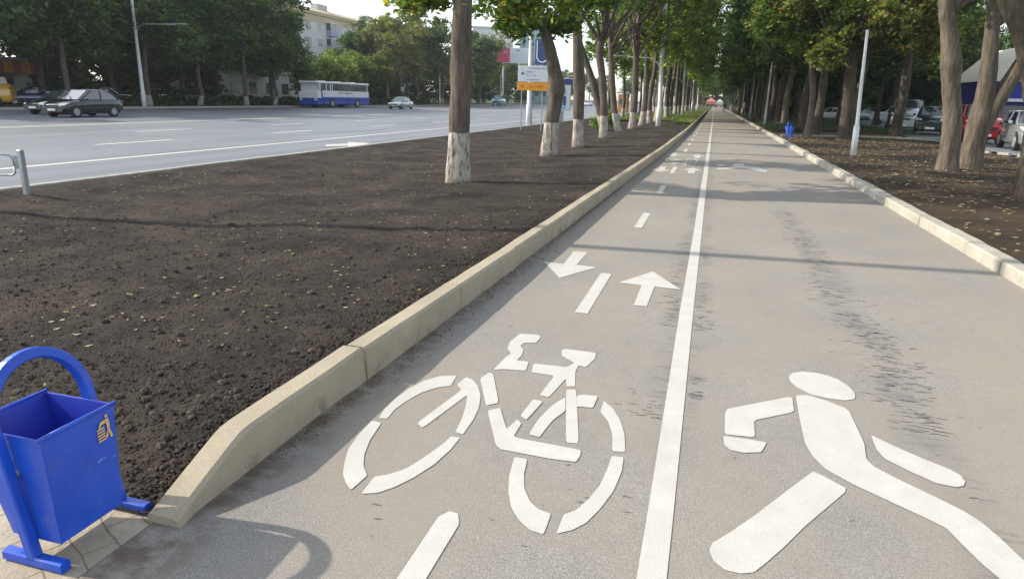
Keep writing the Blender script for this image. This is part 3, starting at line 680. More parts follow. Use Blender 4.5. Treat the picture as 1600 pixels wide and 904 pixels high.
def trunk_obj(t, pts, radii, lobes, bark, n=14, seed=0, flare=1.35, forks=(), knots=()):
    rs = random.Random(seed); mb = MB()
    P_ = [Vector(p) for p in pts]
    # refine the trunk polyline
    Q, Rr = [], []
    for i in range(len(P_)-1):
        for q in range(6):
            f = q/6
            p0, p1, p2, p3 = P_[max(i-1, 0)], P_[i], P_[i+1], P_[min(i+2, len(P_)-1)]
            Q.append(.5*((2*p1)+(p2-p0)*f+(2*p0-5*p1+4*p2-p3)*f*f+(3*p1-p0-3*p2+p3)*f**3)); Rr.append(radii[i]*(1-f)+radii[i+1]*f)
    Q.append(P_[-1]); Rr.append(radii[-1])
    Q.insert(0, Q[0]-Vector((0, 0, .25))); Rr.insert(0, Rr[0]*flare*1.15); 
    for i in range(1, len(Q)):
        h = Q[i].z-Q[1].z
        if h < .8: Rr[i] *= 1+(flare-1)*(1-h/.8)**2
        Rr[i] *= 1+rs.uniform(-.035, .035)
    for kz, ks in knots:
        for i in range(len(Q)):
            Rr[i] *= 1+ks*math.exp(-((Q[i].z-kz)/.16)**2)
    mb.tube(Q, Rr, n, noise_=.16)
    for fk in forks:
        fp, fr_ = fk; mb.tube([Vector(p) for p in fp], fr_, max(8, n-3), noise_=.12)
    top = P_[-1]
    for (lx, ly, lz, lr) in lobes:
        # limb leaves the trunk below the lobe and curves out to it
        zs = min(top.z-.2, max(lz*.55, P_[0].z+.45*top.z)); j = min(range(len(Q)), key=lambda i: abs(Q[i].z-zs)); s0 = Q[j]; e = Vector((lx, ly, lz))
        r0 = min(Rr[j]*.55, .11); mid = s0.lerp(e, .5)+Vector((rs.uniform(-.2, .2), rs.uniform(-.2, .2), -.12*(e-s0).length))
        mb.tube([s0, s0.lerp(mid, .5)+Vector((0, 0, .05)), mid, mid.lerp(e, .5)+Vector((rs.uniform(-.1, .1), rs.uniform(-.1, .1), .1)), e], [r0, r0*.8, r0*.6, r0*.42, r0*.18], 6, cap=False)
        for _ in range(3):
            a = Vector((rs.uniform(-1, 1), rs.uniform(-1, 1), rs.uniform(-.3, .9))).normalized()*lr*.9
            s1 = mid.lerp(e, rs.uniform(.2, .9)); mb.tube([s1, s1+a*.5+Vector((0, 0, .06)), s1+a], [r0*.3, r0*.2, r0*.07], 4, cap=False)
    return mb.build('trunk', bark, t, smooth=True)
def tree(name, label, x, y, pts, radii, crown, bark, group=None, rz=0, z=0, **kw):
    t = thing(name, label, 'tree', (x, y, z), rz, group)
    me, lobes = crown
    trunk_obj(t, pts, radii, lobes, bark, seed=int(abs(x*17+y*31)), **kw)
    o = bpy.data.objects.new('crown', me); C.objects.link(o); o.parent = t
    return t
def shift(lobes, dx, dy): return [(a+dx, b_+dy, c2, d) for a, b_, c2, d in lobes]
GL = 'limewashed trees in the row left of the path'; GR = 'trees beside and behind the right side of the path'; GF = 'trees on the far side of the road'
# near left trees, each with the trunk the photograph shows
c = crown_mesh('crown', (2.6, 2.6, 3.), 7.3, 9, 200, 50, .13, M['leaf'], 11,
    lobes=[(.3, 1.6, 6.2, 1.1), (-1.2, 2.2, 5.2, .9), (1.4, 2.2, 6.6, 1.2), (.2, 3.3, 7.2, 1.3), (-1.5, .6, 7.4, 1.2), (1.2, .2, 8.2, 1.3), (0, 1.5, 9.3, 1.3), (-.6, 3, 8.8, 1.1), (-1.3, .7, 3.42, .30), (-.75, .5, 3.35, .22), (-1.9, 1.2, 3.7, .38), (.95, 1.1, 3.35, .36), (1.6, 1.5, 3.6, .45), (-1.0, .5, 3.95, .38), (-.4, .2, 3.5, .22), (.9, 2.6, 4.9, .9), (.4, 3.6, 5.2, .9)])
tree('street_tree', 'nearest limewashed tree left of the path, straight thick trunk', -4.54, 12.3, [(0, 0, .03), (.01, 0, 1.0), (.02, .02, 2.1), (.04, .05, 3.3), (.05, .3, 4.8), (.0, .8, 6.4), (0, 1.2, 8.6)], [.222, .192, .190, .160, .14, .11, .05], c, M['bark_w'], GL, flare=1.22, n=26, knots=((2.0, .10), (1.3, .05)))
def leafy(seed, nl=10, rad=(2.9, 2.9, 3.2), zc=6.7, ncl=170, nleaf=55, size=.17, mat='leaf'): return crown_mesh('crown', rad, zc, nl, ncl, nleaf, size, M[mat], seed)
c = crown_mesh('crown', (3, 3, 3), 7, 9, 190, 60, .15, M['leaf'], 12, lobes=[(-.9, -.3, 4.0, .75), (-1.7, -.5, 4.3, .8), (-1.1, .3, 3.55, .45), (.5, .4, 4.5, .9), (1.3, .3, 4.6, .8), (-2.2, .6, 5.4, 1.), (-1.2, -1, 6.2, .9), (.2, .2, 3.6, .4), (0, -1.8, 7.2, .9), (-1.0, -2.2, 8.2, .9)])
tree('street_tree', 'second limewashed tree of the left row, curving left above a swollen bend', -4.46, 19.6, [(0, 0, .02), (.05, 0, 1.0), (.12, 0, 1.85), (-.04, 0, 2.75), (-.30, 0, 3.5), (-.62, 0, 4.4), (-.9, .1, 6), (-.8, .2, 8)], [.235, .21, .225, .155, .145, .135, .10, .04], c, M['bark_w'], GL, flare=1.15, n=22, knots=((1.9, .16),))
c = leafy(13, zc=8.2, rad=(2.4, 2.4, 2.8), ncl=90)
c = (c[0], c[1])
tree('street_tree', 'third limewashed tree of the left row, upright dark trunk', -4.42, 23.9, [(0, 0, .02), (-.03, 0, .9), (-.08, 0, 2.1), (-.17, 0, 3.2), (-.32, 0, 4.8), (-.3, 0, 6.5), (-.2, 0, 8.6)], [.195, .18, .20, .175, .15, .11, .05], c, M['bark_w'], GL, flare=1.2, n=18)
c = leafy(14, zc=7.6, ncl=110, nleaf=45)
tree('street_tree', 'forked limewashed tree of the left row whose second stem leans left', -4.5, 30.3, [(0, 0, .02), (-.04, 0, 1.0), (-.22, 0, 2.6), (-.40, 0, 3.6), (-.24, 0, 4.6), (-.2, 0, 6.5), (0, 0, 8.5)], [.19, .17, .15, .17, .14, .10, .04], c, M['bark_w'], GL, n=16, flare=1.15,
     forks=[([(-.10, .1, .3), (-.22, .15, 1.0), (-.65, .2, 2.4), (-1.25, .2, 3.8), (-1.9, .2, 5.4)], [.13, .15, .15, .13, .06])])
c = leafy(15, zc=8.4, rad=(2.9, 2.9, 4.0), nl=12, ncl=130, nleaf=42, size=.19)
tree('street_tree', 'fifth limewashed tree of the left row, slim and leaning left', -4.70, 37.0, [(0, 0, .02), (-.33, 0, 1.2), (-.55, 0, 2.8), (-.72, 0, 4.4), (-.7, 0, 6), (-.6, 0, 8)], [.19, .16, .15, .14, .10, .04], c, M['bark_w'], GL, n=14, flare=1.1)
c = leafy(16, zc=8.6, rad=(3.1, 3.1, 4.3), nl=13, ncl=150, nleaf=40, size=.2)
t6 = tree('street_tree', 'sixth limewashed tree of the left row, just before the white lamp post', -4.56, 42.0, [(0, 0, .02), (.01, 0, 1.9), (-.1, 0, 4.4), (-.1, 0, 6.5), (0, 0, 8.5)], [.22, .19, .17, .11, .04], c, M['bark_w'], GL, n=14)
c = leafy(17, zc=8.6, nl=18, rad=(4.0, 3.4, 5.2), ncl=250, nleaf=34, size=.25)
p7 = tree('street_tree', 'seventh limewashed tree of the left row, right behind the white lamp post', -4.55, 47.6, [(0, 0, .02), (.1, 0, 1.9), (.0, 0, 4.4), (-.1, 0, 7.5), (0, 0, 11.5)], [.21, .18, .16, .11, .04], c, M['bark_w'], GL, n=10)
c = leafy(18, zc=8.6, nl=18, rad=(4.0, 3.4, 5.2), ncl=250, nleaf=34, size=.25, mat='leaf')
p8 = tree('street_tree', 'eighth limewashed tree of the left row, next beyond the white lamp post', -4.6, 54.0, [(0, 0, .02), (-.1, 0, 1.9), (.1, 0, 4.4), (.1, 0, 7.5), (0, 0, 11.5)], [.20, .17, .15, .11, .04], c, M['bark_w'], GL, n=10)
y = 59.5; i = 0
while y < 285:
    dup((p7, p8, p7)[i % 3], (-4.55+random.uniform(-.25, .25), y, 0), random.uniform(0, 6.28), 'one of the small distant limewashed trees far down the left row', scale=random.uniform(1.16, 1.3) if y < 140 else random.uniform(1.0, 1.15)); y += random.uniform(5, 6.5)*(1 if y < 150 else 1.5); i += 1
for y in (66, 74, 83, 92, 103, 115, 128, 144, 162, 185, 210, 240):
    dup(random.choice((p7, p8)), (-9.2+random.uniform(-.4, .4), y, 0), random.uniform(0, 6.28), 'one of the distant limewashed trees closer to the road than the left row', scale=random.uniform(.85, 1.0))
# near right trees
c = crown_mesh('crown', (3, 3, 3), 8, 9, 170, 60, .16, M['leaf'], 21, lobes=[(-1.2, .5, 6.0, 1.1), (.3, 1.2, 6.2, 1.2), (1.5, 0, 7, 1.4), (-1.4, -.9, 7.6, 1.3), (0, 0, 9, 1.5), (1, -1.4, 8.4, 1.2), (-.5, 1.8, 8.2, 1.3), (1.6, 1.8, 5.9, 1.)])
tree('park_tree', 'big pale-barked tree on the right, thick nearly straight trunk lit by the sun', 6.0, 20.4, [(0, 0, .06), (-.09, 0, 1.2), (-.30, 0, 2.25), (-.38, 0, 2.75), (-.58, 0, 3.5), (-.76, 0, 4.25), (-.8, 0, 6), (-.6, 0, 8.5)], [.235, .222, .212, .225, .192, .182, .13, .05], c, M['bark_l'], GR, n=26, flare=1.25, knots=((2.7, .12),))
c = crown_mesh('crown', (3, 3, 3), 8, 9, 170, 60, .16, M['leaf'], 22, lobes=[(-.6, .5, 6.2, 1.2), (1.0, 1.5, 6.8, 1.3), (2.2, .4, 6.4, 1.3), (.6, 0, 8.6, 1.5), (2, -1.2, 7.8, 1.3), (-.9, -1.2, 8.2, 1.3)])
tree('park_tree', 'forked dark tree leaning right close behind the big pale trunk', 6.86, 21.5, [(0, 0, .06), (-.03, 0, 1.15), (-.02, 0, 2.3), (-.13, 0, 3.4), (-.22, 0, 4.35), (-.2, 0, 6.2), (0, 0, 8.2)], [.29, .27, .21, .18, .165, .12, .05], c, M['bark_l'], GR, n=24, flare=1.2,
     forks=[([(.0, 0, .75), (.12, -.02, 1.35), (.36, -.05, 2.1), (.74, -.05, 3.05), (1.1, -.05, 3.9), (1.6, 0, 5.2), (2.0, .2, 6.4)], [.17, .215, .20, .175, .15, .11, .05])])
c = crown_mesh('crown', (3, 3, 3), 8, 9, 150, 60, .16, M['leaf'], 23, lobes=[(-1.2, .5, 6.2, 1.1), (-2.0, 1.2, 6.6, 1.2), (.9, .4, 6.4, 1.3), (-.6, 0, 8.2, 1.5), (1.2, -1.2, 7.4, 1.3), (-1.2, 2.0, 6.4, 1.1)])
tree('park_tree', 'rightmost near tree, bending left as it rises at the picture edge', 5.72, 14.6, [(0, 0, .06), (-.10, 0, 1.35), (-.25, 0, 2.05), (-.60, 0, 2.9), (-1.02, 0, 3.5), (-1.4, 0, 4.4), (-1.5, .1, 6), (-1.2, 0, 8)], [.26, .24, .26, .22, .17, .15, .10, .04], c, M['bark'], GR, n=22, flare=1.2,
     forks=[([(-.20, 0, 1.75), (.05, .02, 2.4), (.45, .05, 3.1), (.9, .1, 4.3), (1.1, .1, 5.6)], [.2, .16, .13, .10, .05])])
c = crown_mesh('crown', (3.2, 3.2, 3.6), 7, 12, 420, 60, .18, M['leaf'], 24, lobes=[(-1.8, .2, 9.6, 1.6), (.8, .6, 11, 1.7), (1.9, -.5, 9.4, 1.5), (-2.6, -.8, 7.2, 1.3), (-2.4, -1.2, 5.2, .9), (-1.4, -.6, 5.4, 1.), (-2.0, .5, 6.2, 1.2), (.8, -1.4, 5.8, 1.1), (-.6, -1.4, 6.6, 1.1), (1.6, .4, 6.6, 1.3), (0, 0, 8.4, 1.5), (-1.2, 1.4, 7.6, 1.3), (1.2, 1.4, 8, 1.2), (1.0, -.8, 4.3, .6), (-1.0, -.9, 4.6, .7)])
tr4 = tree('park_tree', 'slim pale tree rising behind the distant blue bin on the right', 4.62, 37.9, [(0, 0, .1), (0, 0, 2.1), (-.35, 0, 4.2), (-.5, 0, 6.5), (-.2, 0, 9)], [.16, .14, .13, .10, .04], c, M['bark_l'], GR, n=12)
c = crown_mesh('crown', (3.2, 3.2, 3.6), 7, 12, 420, 60, .18, M['leaf_warm'], 25, lobes=[(-1.8, .2, 9.6, 1.6), (.8, .6, 11, 1.7), (1.9, -.5, 9.4, 1.5), (-2.6, -.4, 6.6, 1.3), (2.8, -.6, 6.2, 1.2), (3.0, .2, 4.6, .9), (-1.5, -1.2, 3.9, .7), (-1.0, -.9, 4.7, .8), (.8, -1.4, 5.4, 1.1), (1.8, -.4, 4.9, 1.), (1.6, .4, 6.6, 1.3), (0, 0, 8.0, 1.5), (-1.2, 1.4, 7.2, 1.3), (1.2, 1.4, 7.6, 1.2)])
tr5 = tree('park_tree', 'thick dark tree on the right with yellowing lower leaves, left of the plain white pole', 6.15, 36.5, [(0, 0, .1), (-.14, 0, 2.1), (-.24, 0, 4.7), (-.2, 0, 6.5), (0, 0, 8.5)], [.30, .26, .22, .14, .05], c, M['bark'], GR, n=14)
c = leafy(31, nl=20, rad=(4.3, 4.3, 5.8), zc=8.2, ncl=440, nleaf=34, size=.26)
pa = tree('park_tree', 'dark tree on the right just beyond the distant blue bin', 5.4, 41.3, [(0, 0, .1), (.1, 0, 2.1), (0, 0, 4.4), (.1, 0, 7.5), (0, 0, 12)], [.24, .2, .18, .12, .05], c, M['bark'], GR, n=10)
c = leafy(32, nl=20, rad=(4.3, 4.3, 5.8), zc=8.2, ncl=440, nleaf=34, size=.26, mat='leaf_dark')
pb = tree('park_tree', 'dark leafy tree second beyond the distant blue bin on the right', 5.7, 49.7, [(0, 0, .1), (-.1, 0, 2.1), (.1, 0, 4.4), (.1, 0, 7.5), (0, 0, 12)], [.26, .22, .18, .12, .05], c, M['bark'], GR, n=10)
c = leafy(33, nl=20, rad=(4.3, 4.3, 5.8), zc=8.2, ncl=440, nleaf=34, size=.27, mat='leaf')
pc = tree('park_tree', 'bright green tree third beyond the distant blue bin on the right', 5.3, 57.5, [(0, 0, .1), (-.1, 0, 2.1), (.1, 0, 4.4), (.1, 0, 7.5), (0, 0, 12)], [.26, .22, .18, .12, .05], c, M['bark_l'], GR, n=10)
y = 63
while y < 290:
    dup(random.choice((pa, pb, pc)), (4.9+random.uniform(-.3, .5), y, 0), random.uniform(0, 6.28), 'one of the far trees lining the right kerb of the path', scale=random.uniform(1.12, 1.3) if y < 140 else random.uniform(1., 1.2)); y += random.uniform(4.5, 6.5)*(1 if y < 150 else 1.4)
for (x, y) in [(10.4, 46), (9.6, 54), (10.2, 62), (9.4, 71), (10.5, 80), (9.8, 90), (10.4, 101), (9.7, 114), (10.2, 130), (10, 150), (8.4, 66), (14, 104), (16, 120), (13, 140), (18.5, 106), (23, 103), (28, 106), (33, 103), (38, 100), (21, 116), (27, 120), (35, 118), (44, 112), (36, 88), (40, 76), (37, 64), (42, 56), (38, 48), (46, 66), (50, 80), (13.3, 63), (14.8, 73), (19.5, 88), (25, 90)]:
    dup(random.choice((pa, pb, pb, pc)), (x+random.uniform(-.5, .5), y, 0), random.uniform(0, 6.28), 'one of the shaded trees behind the right-hand verge and parked cars', scale=random.uniform(.95, 1.25))
for (x, y) in [(0.5, 300), (-3, 306), (4, 310), (8, 300), (-8, 312), (12, 312), (0, 330), (6, 330), (-6, 330), (-12, 300), (16, 300)]:
    dup(random.choice((pa, pb, pc)), (x, y, 0), random.uniform(0, 6.28), 'one of the trees closing the far end of the path', scale=1.3)
# far side of the road
c = leafy(41, nl=22, rad=(4.6, 4.6, 6.6), zc=8.0, ncl=560, nleaf=34, size=.30, mat='leaf_dark')
q1 = tree('roadside_tree', 'big dark tree across the road, right of the tall lamp post', -48.2, 51.5, [(0, 0, .02), (-.1, 0, 2.5), (.1, 0, 5), (.1, 0, 8), (0, 0, 11.5)], [.26, .22, .19, .13, .05], c, M['bark_w'], GF, n=10)
c = leafy(42, nl=22, rad=(4.5, 4.7, 6.6), zc=7.8, ncl=560, nleaf=34, size=.30, mat='leaf_dark')
q2 = tree('roadside_tree', 'dark tree across the road with a leaning limewashed foot', -48.4, 58.5, [(-.3, 0, .02), (.0, 0, 1.2), (-.2, 0, 3), (.1, 0, 8), (0, 0, 11.5)], [.24, .2, .19, .13, .05], c, M['bark_w'], GF, n=10)
c = leafy(43, nl=12, rad=(3.0, 3.0, 3.1), zc=4.2, ncl=220, nleaf=34, size=.26, mat='leaf')
q3 = tree('roadside_tree', 'short rounded green tree across the road behind the bus roof', -51.5, 87.5, [(0, 0, .02), (.1, 0, 2), (0, 0, 5.8)], [.17, .14, .05], c, M['bark_w'], GF, n=8)
c = leafy(44, nl=18, rad=(4.0, 4.0, 6.6), zc=8.3, ncl=420, nleaf=34, size=.28, mat='leaf_warm')
q4 = tree('roadside_tree', 'tall yellow-green tree across the road right of the apartment block', -50.5, 104, [(0, 0, .02), (.1, 0, 2.5), (0, 0, 6), (0, 0, 11.5)], [.24, .2, .15, .05], c, M['bark_w'], GF, n=8)
fl = 'one of the dense dark trees on the far verge left of the bus'
for (x, y, p, s) in [(-48.3, 43.5, q2, 1.05), (-50, 36, q1, 1.1), (-57, 33, q2, 1.1), (-48.2, 65, q1, 1), (-48.5, 71, q2, 1.), (-52.5, 76, q1, 1.0), (-55, 47, q1, 1.1), (-55.5, 55, q2, 1.15), (-54.5, 63, q1, 1.15), (-55.5, 70, q2, 1.1), (-62, 52, q1, 1.3), (-63, 62, q2, 1.3), (-62, 40, q2, 1.3), (-63, 75, q1, 1.2), (-62, 84, q2, 1.), (-57, 40, q1, 1.2), (-62, 30, q2, 1.3), (-66, 36, q1, 1.4), (-68, 46, q2, 1.4), (-70, 58, q1, 1.4), (-70, 70, q2, 1.4), (-72, 82, q1, 1.2), (-56, 26, q1, 1.2), (-67, 26, q1, 1.4), (-59, 66, q2, 1.0), (-59, 58, q1, 1.1)]:
    dup(p, (x, y, 0), random.uniform(0, 6.28), fl, scale=s)
for (x, y, p, s) in [(-52.5, 94, q3, 1.05), (-50.5, 80.5, q3, .85), (-54, 100, q3, 1.1)]: dup(p, (x, y, 0), random.uniform(0, 6.28), 'one of the low green trees across the road in front of the apartment block', scale=s)
for (x, y, p, s) in [(-50.5, 111, q4, 1.2), (-51.5, 118, q1, 1.2), (-50, 126, q4, 1.2), (-51, 134, q3, 1.3), (-50, 143, q1, 1.2), (-51, 152, q4, 1.2), (-50, 162, q4, .9), (-52, 172, q1, .9), (-50, 184, q3, 1.5), (-51, 198, q4, .9), (-50, 212, q1, .9), (-51, 228, q4, .85), (-50, 246, q1, .85), (-51, 266, q4, .9), (-50, 290, q1, .9), (-58, 112, q1, 1.05), (-59, 124, q4, .95), (-59, 138, q1, 1.0), (-60, 156, q1, 1.), (-60, 176, q4, 1.), (-61, 200, q1, 1.), (-48, 320, q1, 1), (-38, 335, q1, 1), (-28, 340, q4, 1), (-18, 335, q1, 1.), (-60, 230, q1, 1.1), (-60, 260, q1, 1.1)]:
    dup(p, (x, y, 0), random.uniform(0, 6.28), 'one of the tall trees across the road beyond the apartment block', scale=s)
c = crown_mesh('crown', (3.2, 3.2, 3), 3, 14, 300, 34, .30, M['leaf_dark'], 61, lobes=[(math.cos(a)*r_, math.sin(a)*r_, z_, 1.3) for a, r_, z_ in ((0, 1.6, 1.4), (1.2, 1.9, 1.6), (2.4, 1.5, 1.3), (3.7, 1.8, 1.5), (5, 1.7, 1.4), (.6, 1.3, 3.2), (2, 1.5, 3.4), (3.2, 1.2, 3.3), (4.5, 1.5, 3.1), (5.8, 1.2, 3.5), (1, .6, 5), (3.5, .7, 5.2), (5, .5, 6))])
q5 = tree('thicket_tree', 'low dark bushy tree across the road behind the yellow minibus', -60, 34, [(0, 0, .02), (.1, 0, 2), (0, 0, 6)], [.16, .12, .04], c, M['bark'], GF, n=8)
for x, y in [(-65, 40), (-65, 46.5), (-60, 50), (-65, 33), (-60, 53), (-60.5, 59), (-60, 65), (-59, 71), (-72, 78), (-67, 60), (-68, 70), (-66, 50), (-66, 40), (-63, 27), (-57, 100), (-56, 107), (-56, 116), (-55, 126), (-55, 137), (-55, 150), (-55, 165), (-55, 183), (-55, 203), (-55, 225)]:
    dup(q5, (x, y, 0), random.uniform(0, 6.28), 'one of the low dark bushy trees filling the verge across the road', scale=random.uniform(.9, 1.2))
for i in range(30):
    dup(q5, (8+i*1.9 if i < 22 else 12+(i-22)*3., (104 if i < 22 else 128)+random.uniform(-3, 3)+(22-i)*1.1*(i > 12 and i < 22), 0), random.uniform(0, 6.28), 'one of the low dark bushy trees closing the view behind the right-hand car park', group=GR, scale=random.uniform(1., 1.4))
for x, y in [(34, 92), (37, 84), (41, 78), (41, 70), (42, 62), (44, 54), (46, 46), (8.5, 118), (9, 132), (9.5, 148), (8, 165), (9, 185), (9, 210), (9, 240), (-9, 300), (6.5, 295), (0, 345), (5, 345), (-5, 345), (-11, 340), (11, 340)]:
    dup(q5, (x, y, 0), random.uniform(0, 6.28), 'one of the low dark bushy trees closing the view behind the right-hand car park' if x > 7 and y < 260 else 'one of the low dark bushy trees at the very end of the path', group=GR, scale=random.uniform(1., 1.4))
# hedge across the road
hm, _ = crown_mesh('hedge', (1, 1, 1), 0, 1, 1, 1, .1, M['hedge'], 5)
V = []
rs = np.random.RandomState(3)
n = 26000; yy = rs.uniform(46, 118, n); top = .85+.15*np.sin(yy*1.7)+.1*np.sin(yy*.5); xx2 = -49.6+rs.uniform(-.5, .5, n); zz = rs.uniform(0, 1, n)**.6*top
p = np.stack([xx2, yy, zz], 1); d1 = rs.normal(size=(n, 3))*.09; d2 = rs.normal(size=(n, 3))*.09
V = np.stack([p-d1, p+d2, p+d1, p-d2], 1).reshape(-1, 3)
hm.clear_geometry(); hm.vertices.add(len(V)); hm.vertices.foreach_set('co', V.ravel()); hm.loops.add(n*4); hm.loops.foreach_set('vertex_index', np.arange(n*4)); hm.polygons.add(n); hm.polygons.foreach_set('loop_start', np.arange(n)*4); hm.update(calc_edges=True)
if not hm.materials: hm.materials.append(M['hedge'])
o = bpy.data.objects.new('hedge', hm); C.objects.link(o); tag(o, 'long low clipped dark hedge behind the far edge of the road', 'hedge')
# small green shrubs between the left row and the road
sh = crown_mesh('shrub', (.6, .6, .45), .45, 5, 26, 30, .13, M['leaf'], 51)[0]
for i, (x, y, l) in enumerate([(-6.0, 39.5, 'small green shrub among the left row of trunks'), (-6.6, 46, 'second small green shrub, behind the fifth leaning trunk'), (-7.5, 52, 'third small green shrub near the road edge beyond the trunks')]):
    o = bpy.data.objects.new('shrub', sh); C.objects.link(o); o.location = (x, y, 0); o.rotation_euler.z = i*2; tag(o, l, 'shrub', 'shrubs on the left verge')

# ---------------------------------------------------------------- poles, lamp posts, signs, rail
def lamp_post(loc, label, h=9, r0=.13, r1=.075, arm=2.2, adir=0, az=6.2, group='lamp posts', lean=0, cat='lamp post', base_h=1.2):
    t = thing('lamp_post', label, cat, loc, 0, group)
    mb = MB(); mb.tube([(0, 0, -.3), (0, 0, base_h), (0, 0, base_h+.06), (lean*h*.5, 0, h*.5), (lean*h, 0, h)], [r0, r0*.98, r0*.8, (r0*.8+r1)/2, r1], 16); mb.build('pole', M['polewhite'], t, smooth=True)
    if arm:
        cx, sx = math.cos(adir), math.sin(adir); lx = lean*az
        mb = MB(); mb.tube([(lx, 0, az-.9), (lx+cx*.25, sx*.25, az-.35), (lx+cx*.7, sx*.7, az-.03), (lx+cx*arm, sx*arm, az+.02)], [.035, .035, .035, .03], 8); mb.build('arm', M['polewhite'], t, smooth=True)
        mb = MB(); mb.box((lx+cx*(arm+.3), sx*(arm+.3), az+.03), (.85, .24, .11), rz=adir, bev=.04); mb.build('lamp_head', M['galv'], t)
    return t
lp0 = lamp_post((-46.9, 49.5, .0), 'tall white lamp post across the road with a short side arm', h=12, r0=.19, r1=.10, arm=3.6, adir=PSI, az=6.7, lean=-.005)
for i, (y, l) in enumerate([(118, 'distant lamp post across the road right of the silver sedan'), (155, 'very distant lamp post across the road')]): dup(lp0, (-47.2, y, 0), PSI*.3, l, scale=.55)
lp1 = lamp_post((-10.9, 41.9, -.02), 'white lamp post on the near verge behind the direction sign', h=10.5, r0=.19, r1=.13, arm=0)
mb = MB(); mb.box((.76, -.12, 4.3), (.95, .06, 1.45)); bn = mb.build('banner', M['signblue'], lp1)
mb = MB(); mb.tube([(.76+.34*math.cos(a), -.165, 4.05+.34*math.sin(a)) for a in [math.pi+q*math.pi/10 for q in range(11)]], .035, 6)
mb.tube([(.42, -.165, 4.05), (.42, -.165, 4.95)], .03, 6); mb.build('emblem', M['signwhite'], bn)
l2 = lamp_post((-10.9, 6.75, -.02), 'lamp post standing just outside the left edge, casting the long shadow', h=11.6, r0=.15, r1=.09, arm=0)
for y, l in ((77, 'second white lamp post on the near verge, seen between trunks'), (112, 'third distant white lamp post on the near verge')): lamp_post((-10.9, y, -.02), l, h=9, r0=.17, r1=.1, arm=1.8, adir=math.pi, az=6.2)
lp2 = lamp_post((-3.44, 47, .08), 'white lamp post among the left row of trunks with an arm pointing left', h=7.5, r0=.175, r1=.12, arm=2.4, adir=math.pi+PSI, az=4.25, lean=-.02)
for y, l in ((82, 'second white post beside the left kerb far along the path'), (117, 'third tiny white post beside the left kerb'), (152, 'fourth tiny white post far down the left kerb')): dup(lp2, (-3.44, y, 0), 0, l)
t = thing('pole', 'plain white two-stage pole standing in the leaf litter on the right', 'pole', (4.5, 24.8, .10))
mb = MB(); mb.tube([(0, 0, -.2), (-.03, 0, .93)], [.098, .090], 18); mb.build('lower_sleeve', M['polewhite'], t, smooth=True)
mb = MB(); mb.tube([(-.03, 0, .931), (-.031, 0, .97), (-.033, 0, 1.0), (-.10, 0, 2.4), (-.16, 0, 3.84)], [.09, .075, .058, .05, .042], 14); mb.build('upper_tube', M['polewhite'], t, smooth=True)
for x, y, h, l in ((3.75, 56, 4.6, 'thin grey pole by the right kerb beyond the blue bin'), (3.6, 76, 4.4, 'thin pale pole far along the right kerb'), (3.6, 99, 4.4, 'tiny pale pole farthest along the right kerb')):
    mb = MB(); mb.tube([(0, 0, -.1), (0, 0, 1), (.0, 0, 1.04), (0, 0, h)], [.09, .09, .06, .05], 10); o = mb.build('pole', M['concrete'], smooth=True); o.location = (x, y, .1); tag(o, l, 'pole')
# direction sign
t = thing('direction_sign', 'white and orange direction sign on two thin posts beside the road', 'sign', (-9.3, 36.4, 0), PSI*.55)
mb = MB(); mb.box((0, 0, 2.84), (1.62, .05, .80), bev=.01); wp = mb.build('white_panel', M['signwhite'], t)
mb = MB(); mb.box((0.01, 0, 2.21), (1.68, .05, .42), bev=.01); op = mb.build('orange_panel', M['orange'], t)
def scribble(mb, x, z, wd_, h, n, y, seed):                     # a line of lettering too small to read in the photograph
    rs = random.Random(seed); cw = wd_/n
    for i in range(n):
        x0_ = x+i*cw; k_ = rs.randint(0, 4); s = cw*.16
        if k_ == 4 and 1 < i < n-2 and rs.random() < .35: continue
        mb.box((x0_+cw*.18, y, z), (s, .004, h))
        if k_ in (0, 1, 3): mb.box((x0_+cw*.66, y, z), (s, .004, h))
        mb.box((x0_+cw*.42, y, z+(h*.42 if k_ in (0, 2) else 0 if k_ == 1 else -h*.42)), (cw*.42, .004, h*.16))
mb = MB()
scribble(mb, -.25, 3.12, .95, .07, 14, -.028, 1); scribble(mb, -.35, 2.93, .42, .07, 7, -.028, 2); scribble(mb, -.35, 2.77, .48, .07, 6, -.028, 3); scribble(mb, -.35, 2.55, .75, .06, 12, -.028, 4)
mb.add([(-.66, -.0285, 2.86), (-.52, -.0285, 2.97), (-.55, -.0285, 2.88), (-.46, -.0285, 2.88), (-.46, -.0285, 2.83), (-.55, -.0285, 2.83), (-.52, -.0285, 2.75)], [tuple(range(7))])
mb.build('lettering', M['signblue'], wp)
mb = MB(); scribble(mb, -.2, 2.2, .78, .13, 8, -.028, 9)
mb.add([(-.66, -.0285, 2.26), (-.52, -.0285, 2.30), (-.555, -.0285, 2.25), (-.45, -.0285, 2.16), (-.48, -.0285, 2.12), (-.59, -.0285, 2.21), (-.63, -.0285, 2.16)], [tuple(range(7))])
mb.build('lettering', M['redbrown'], op)
for x in (-.60, .50): mb = MB(); mb.tube([(x, .05, -.2), (x, .05, 3.1)], .028, 8); mb.build('post', M['galv'], t)
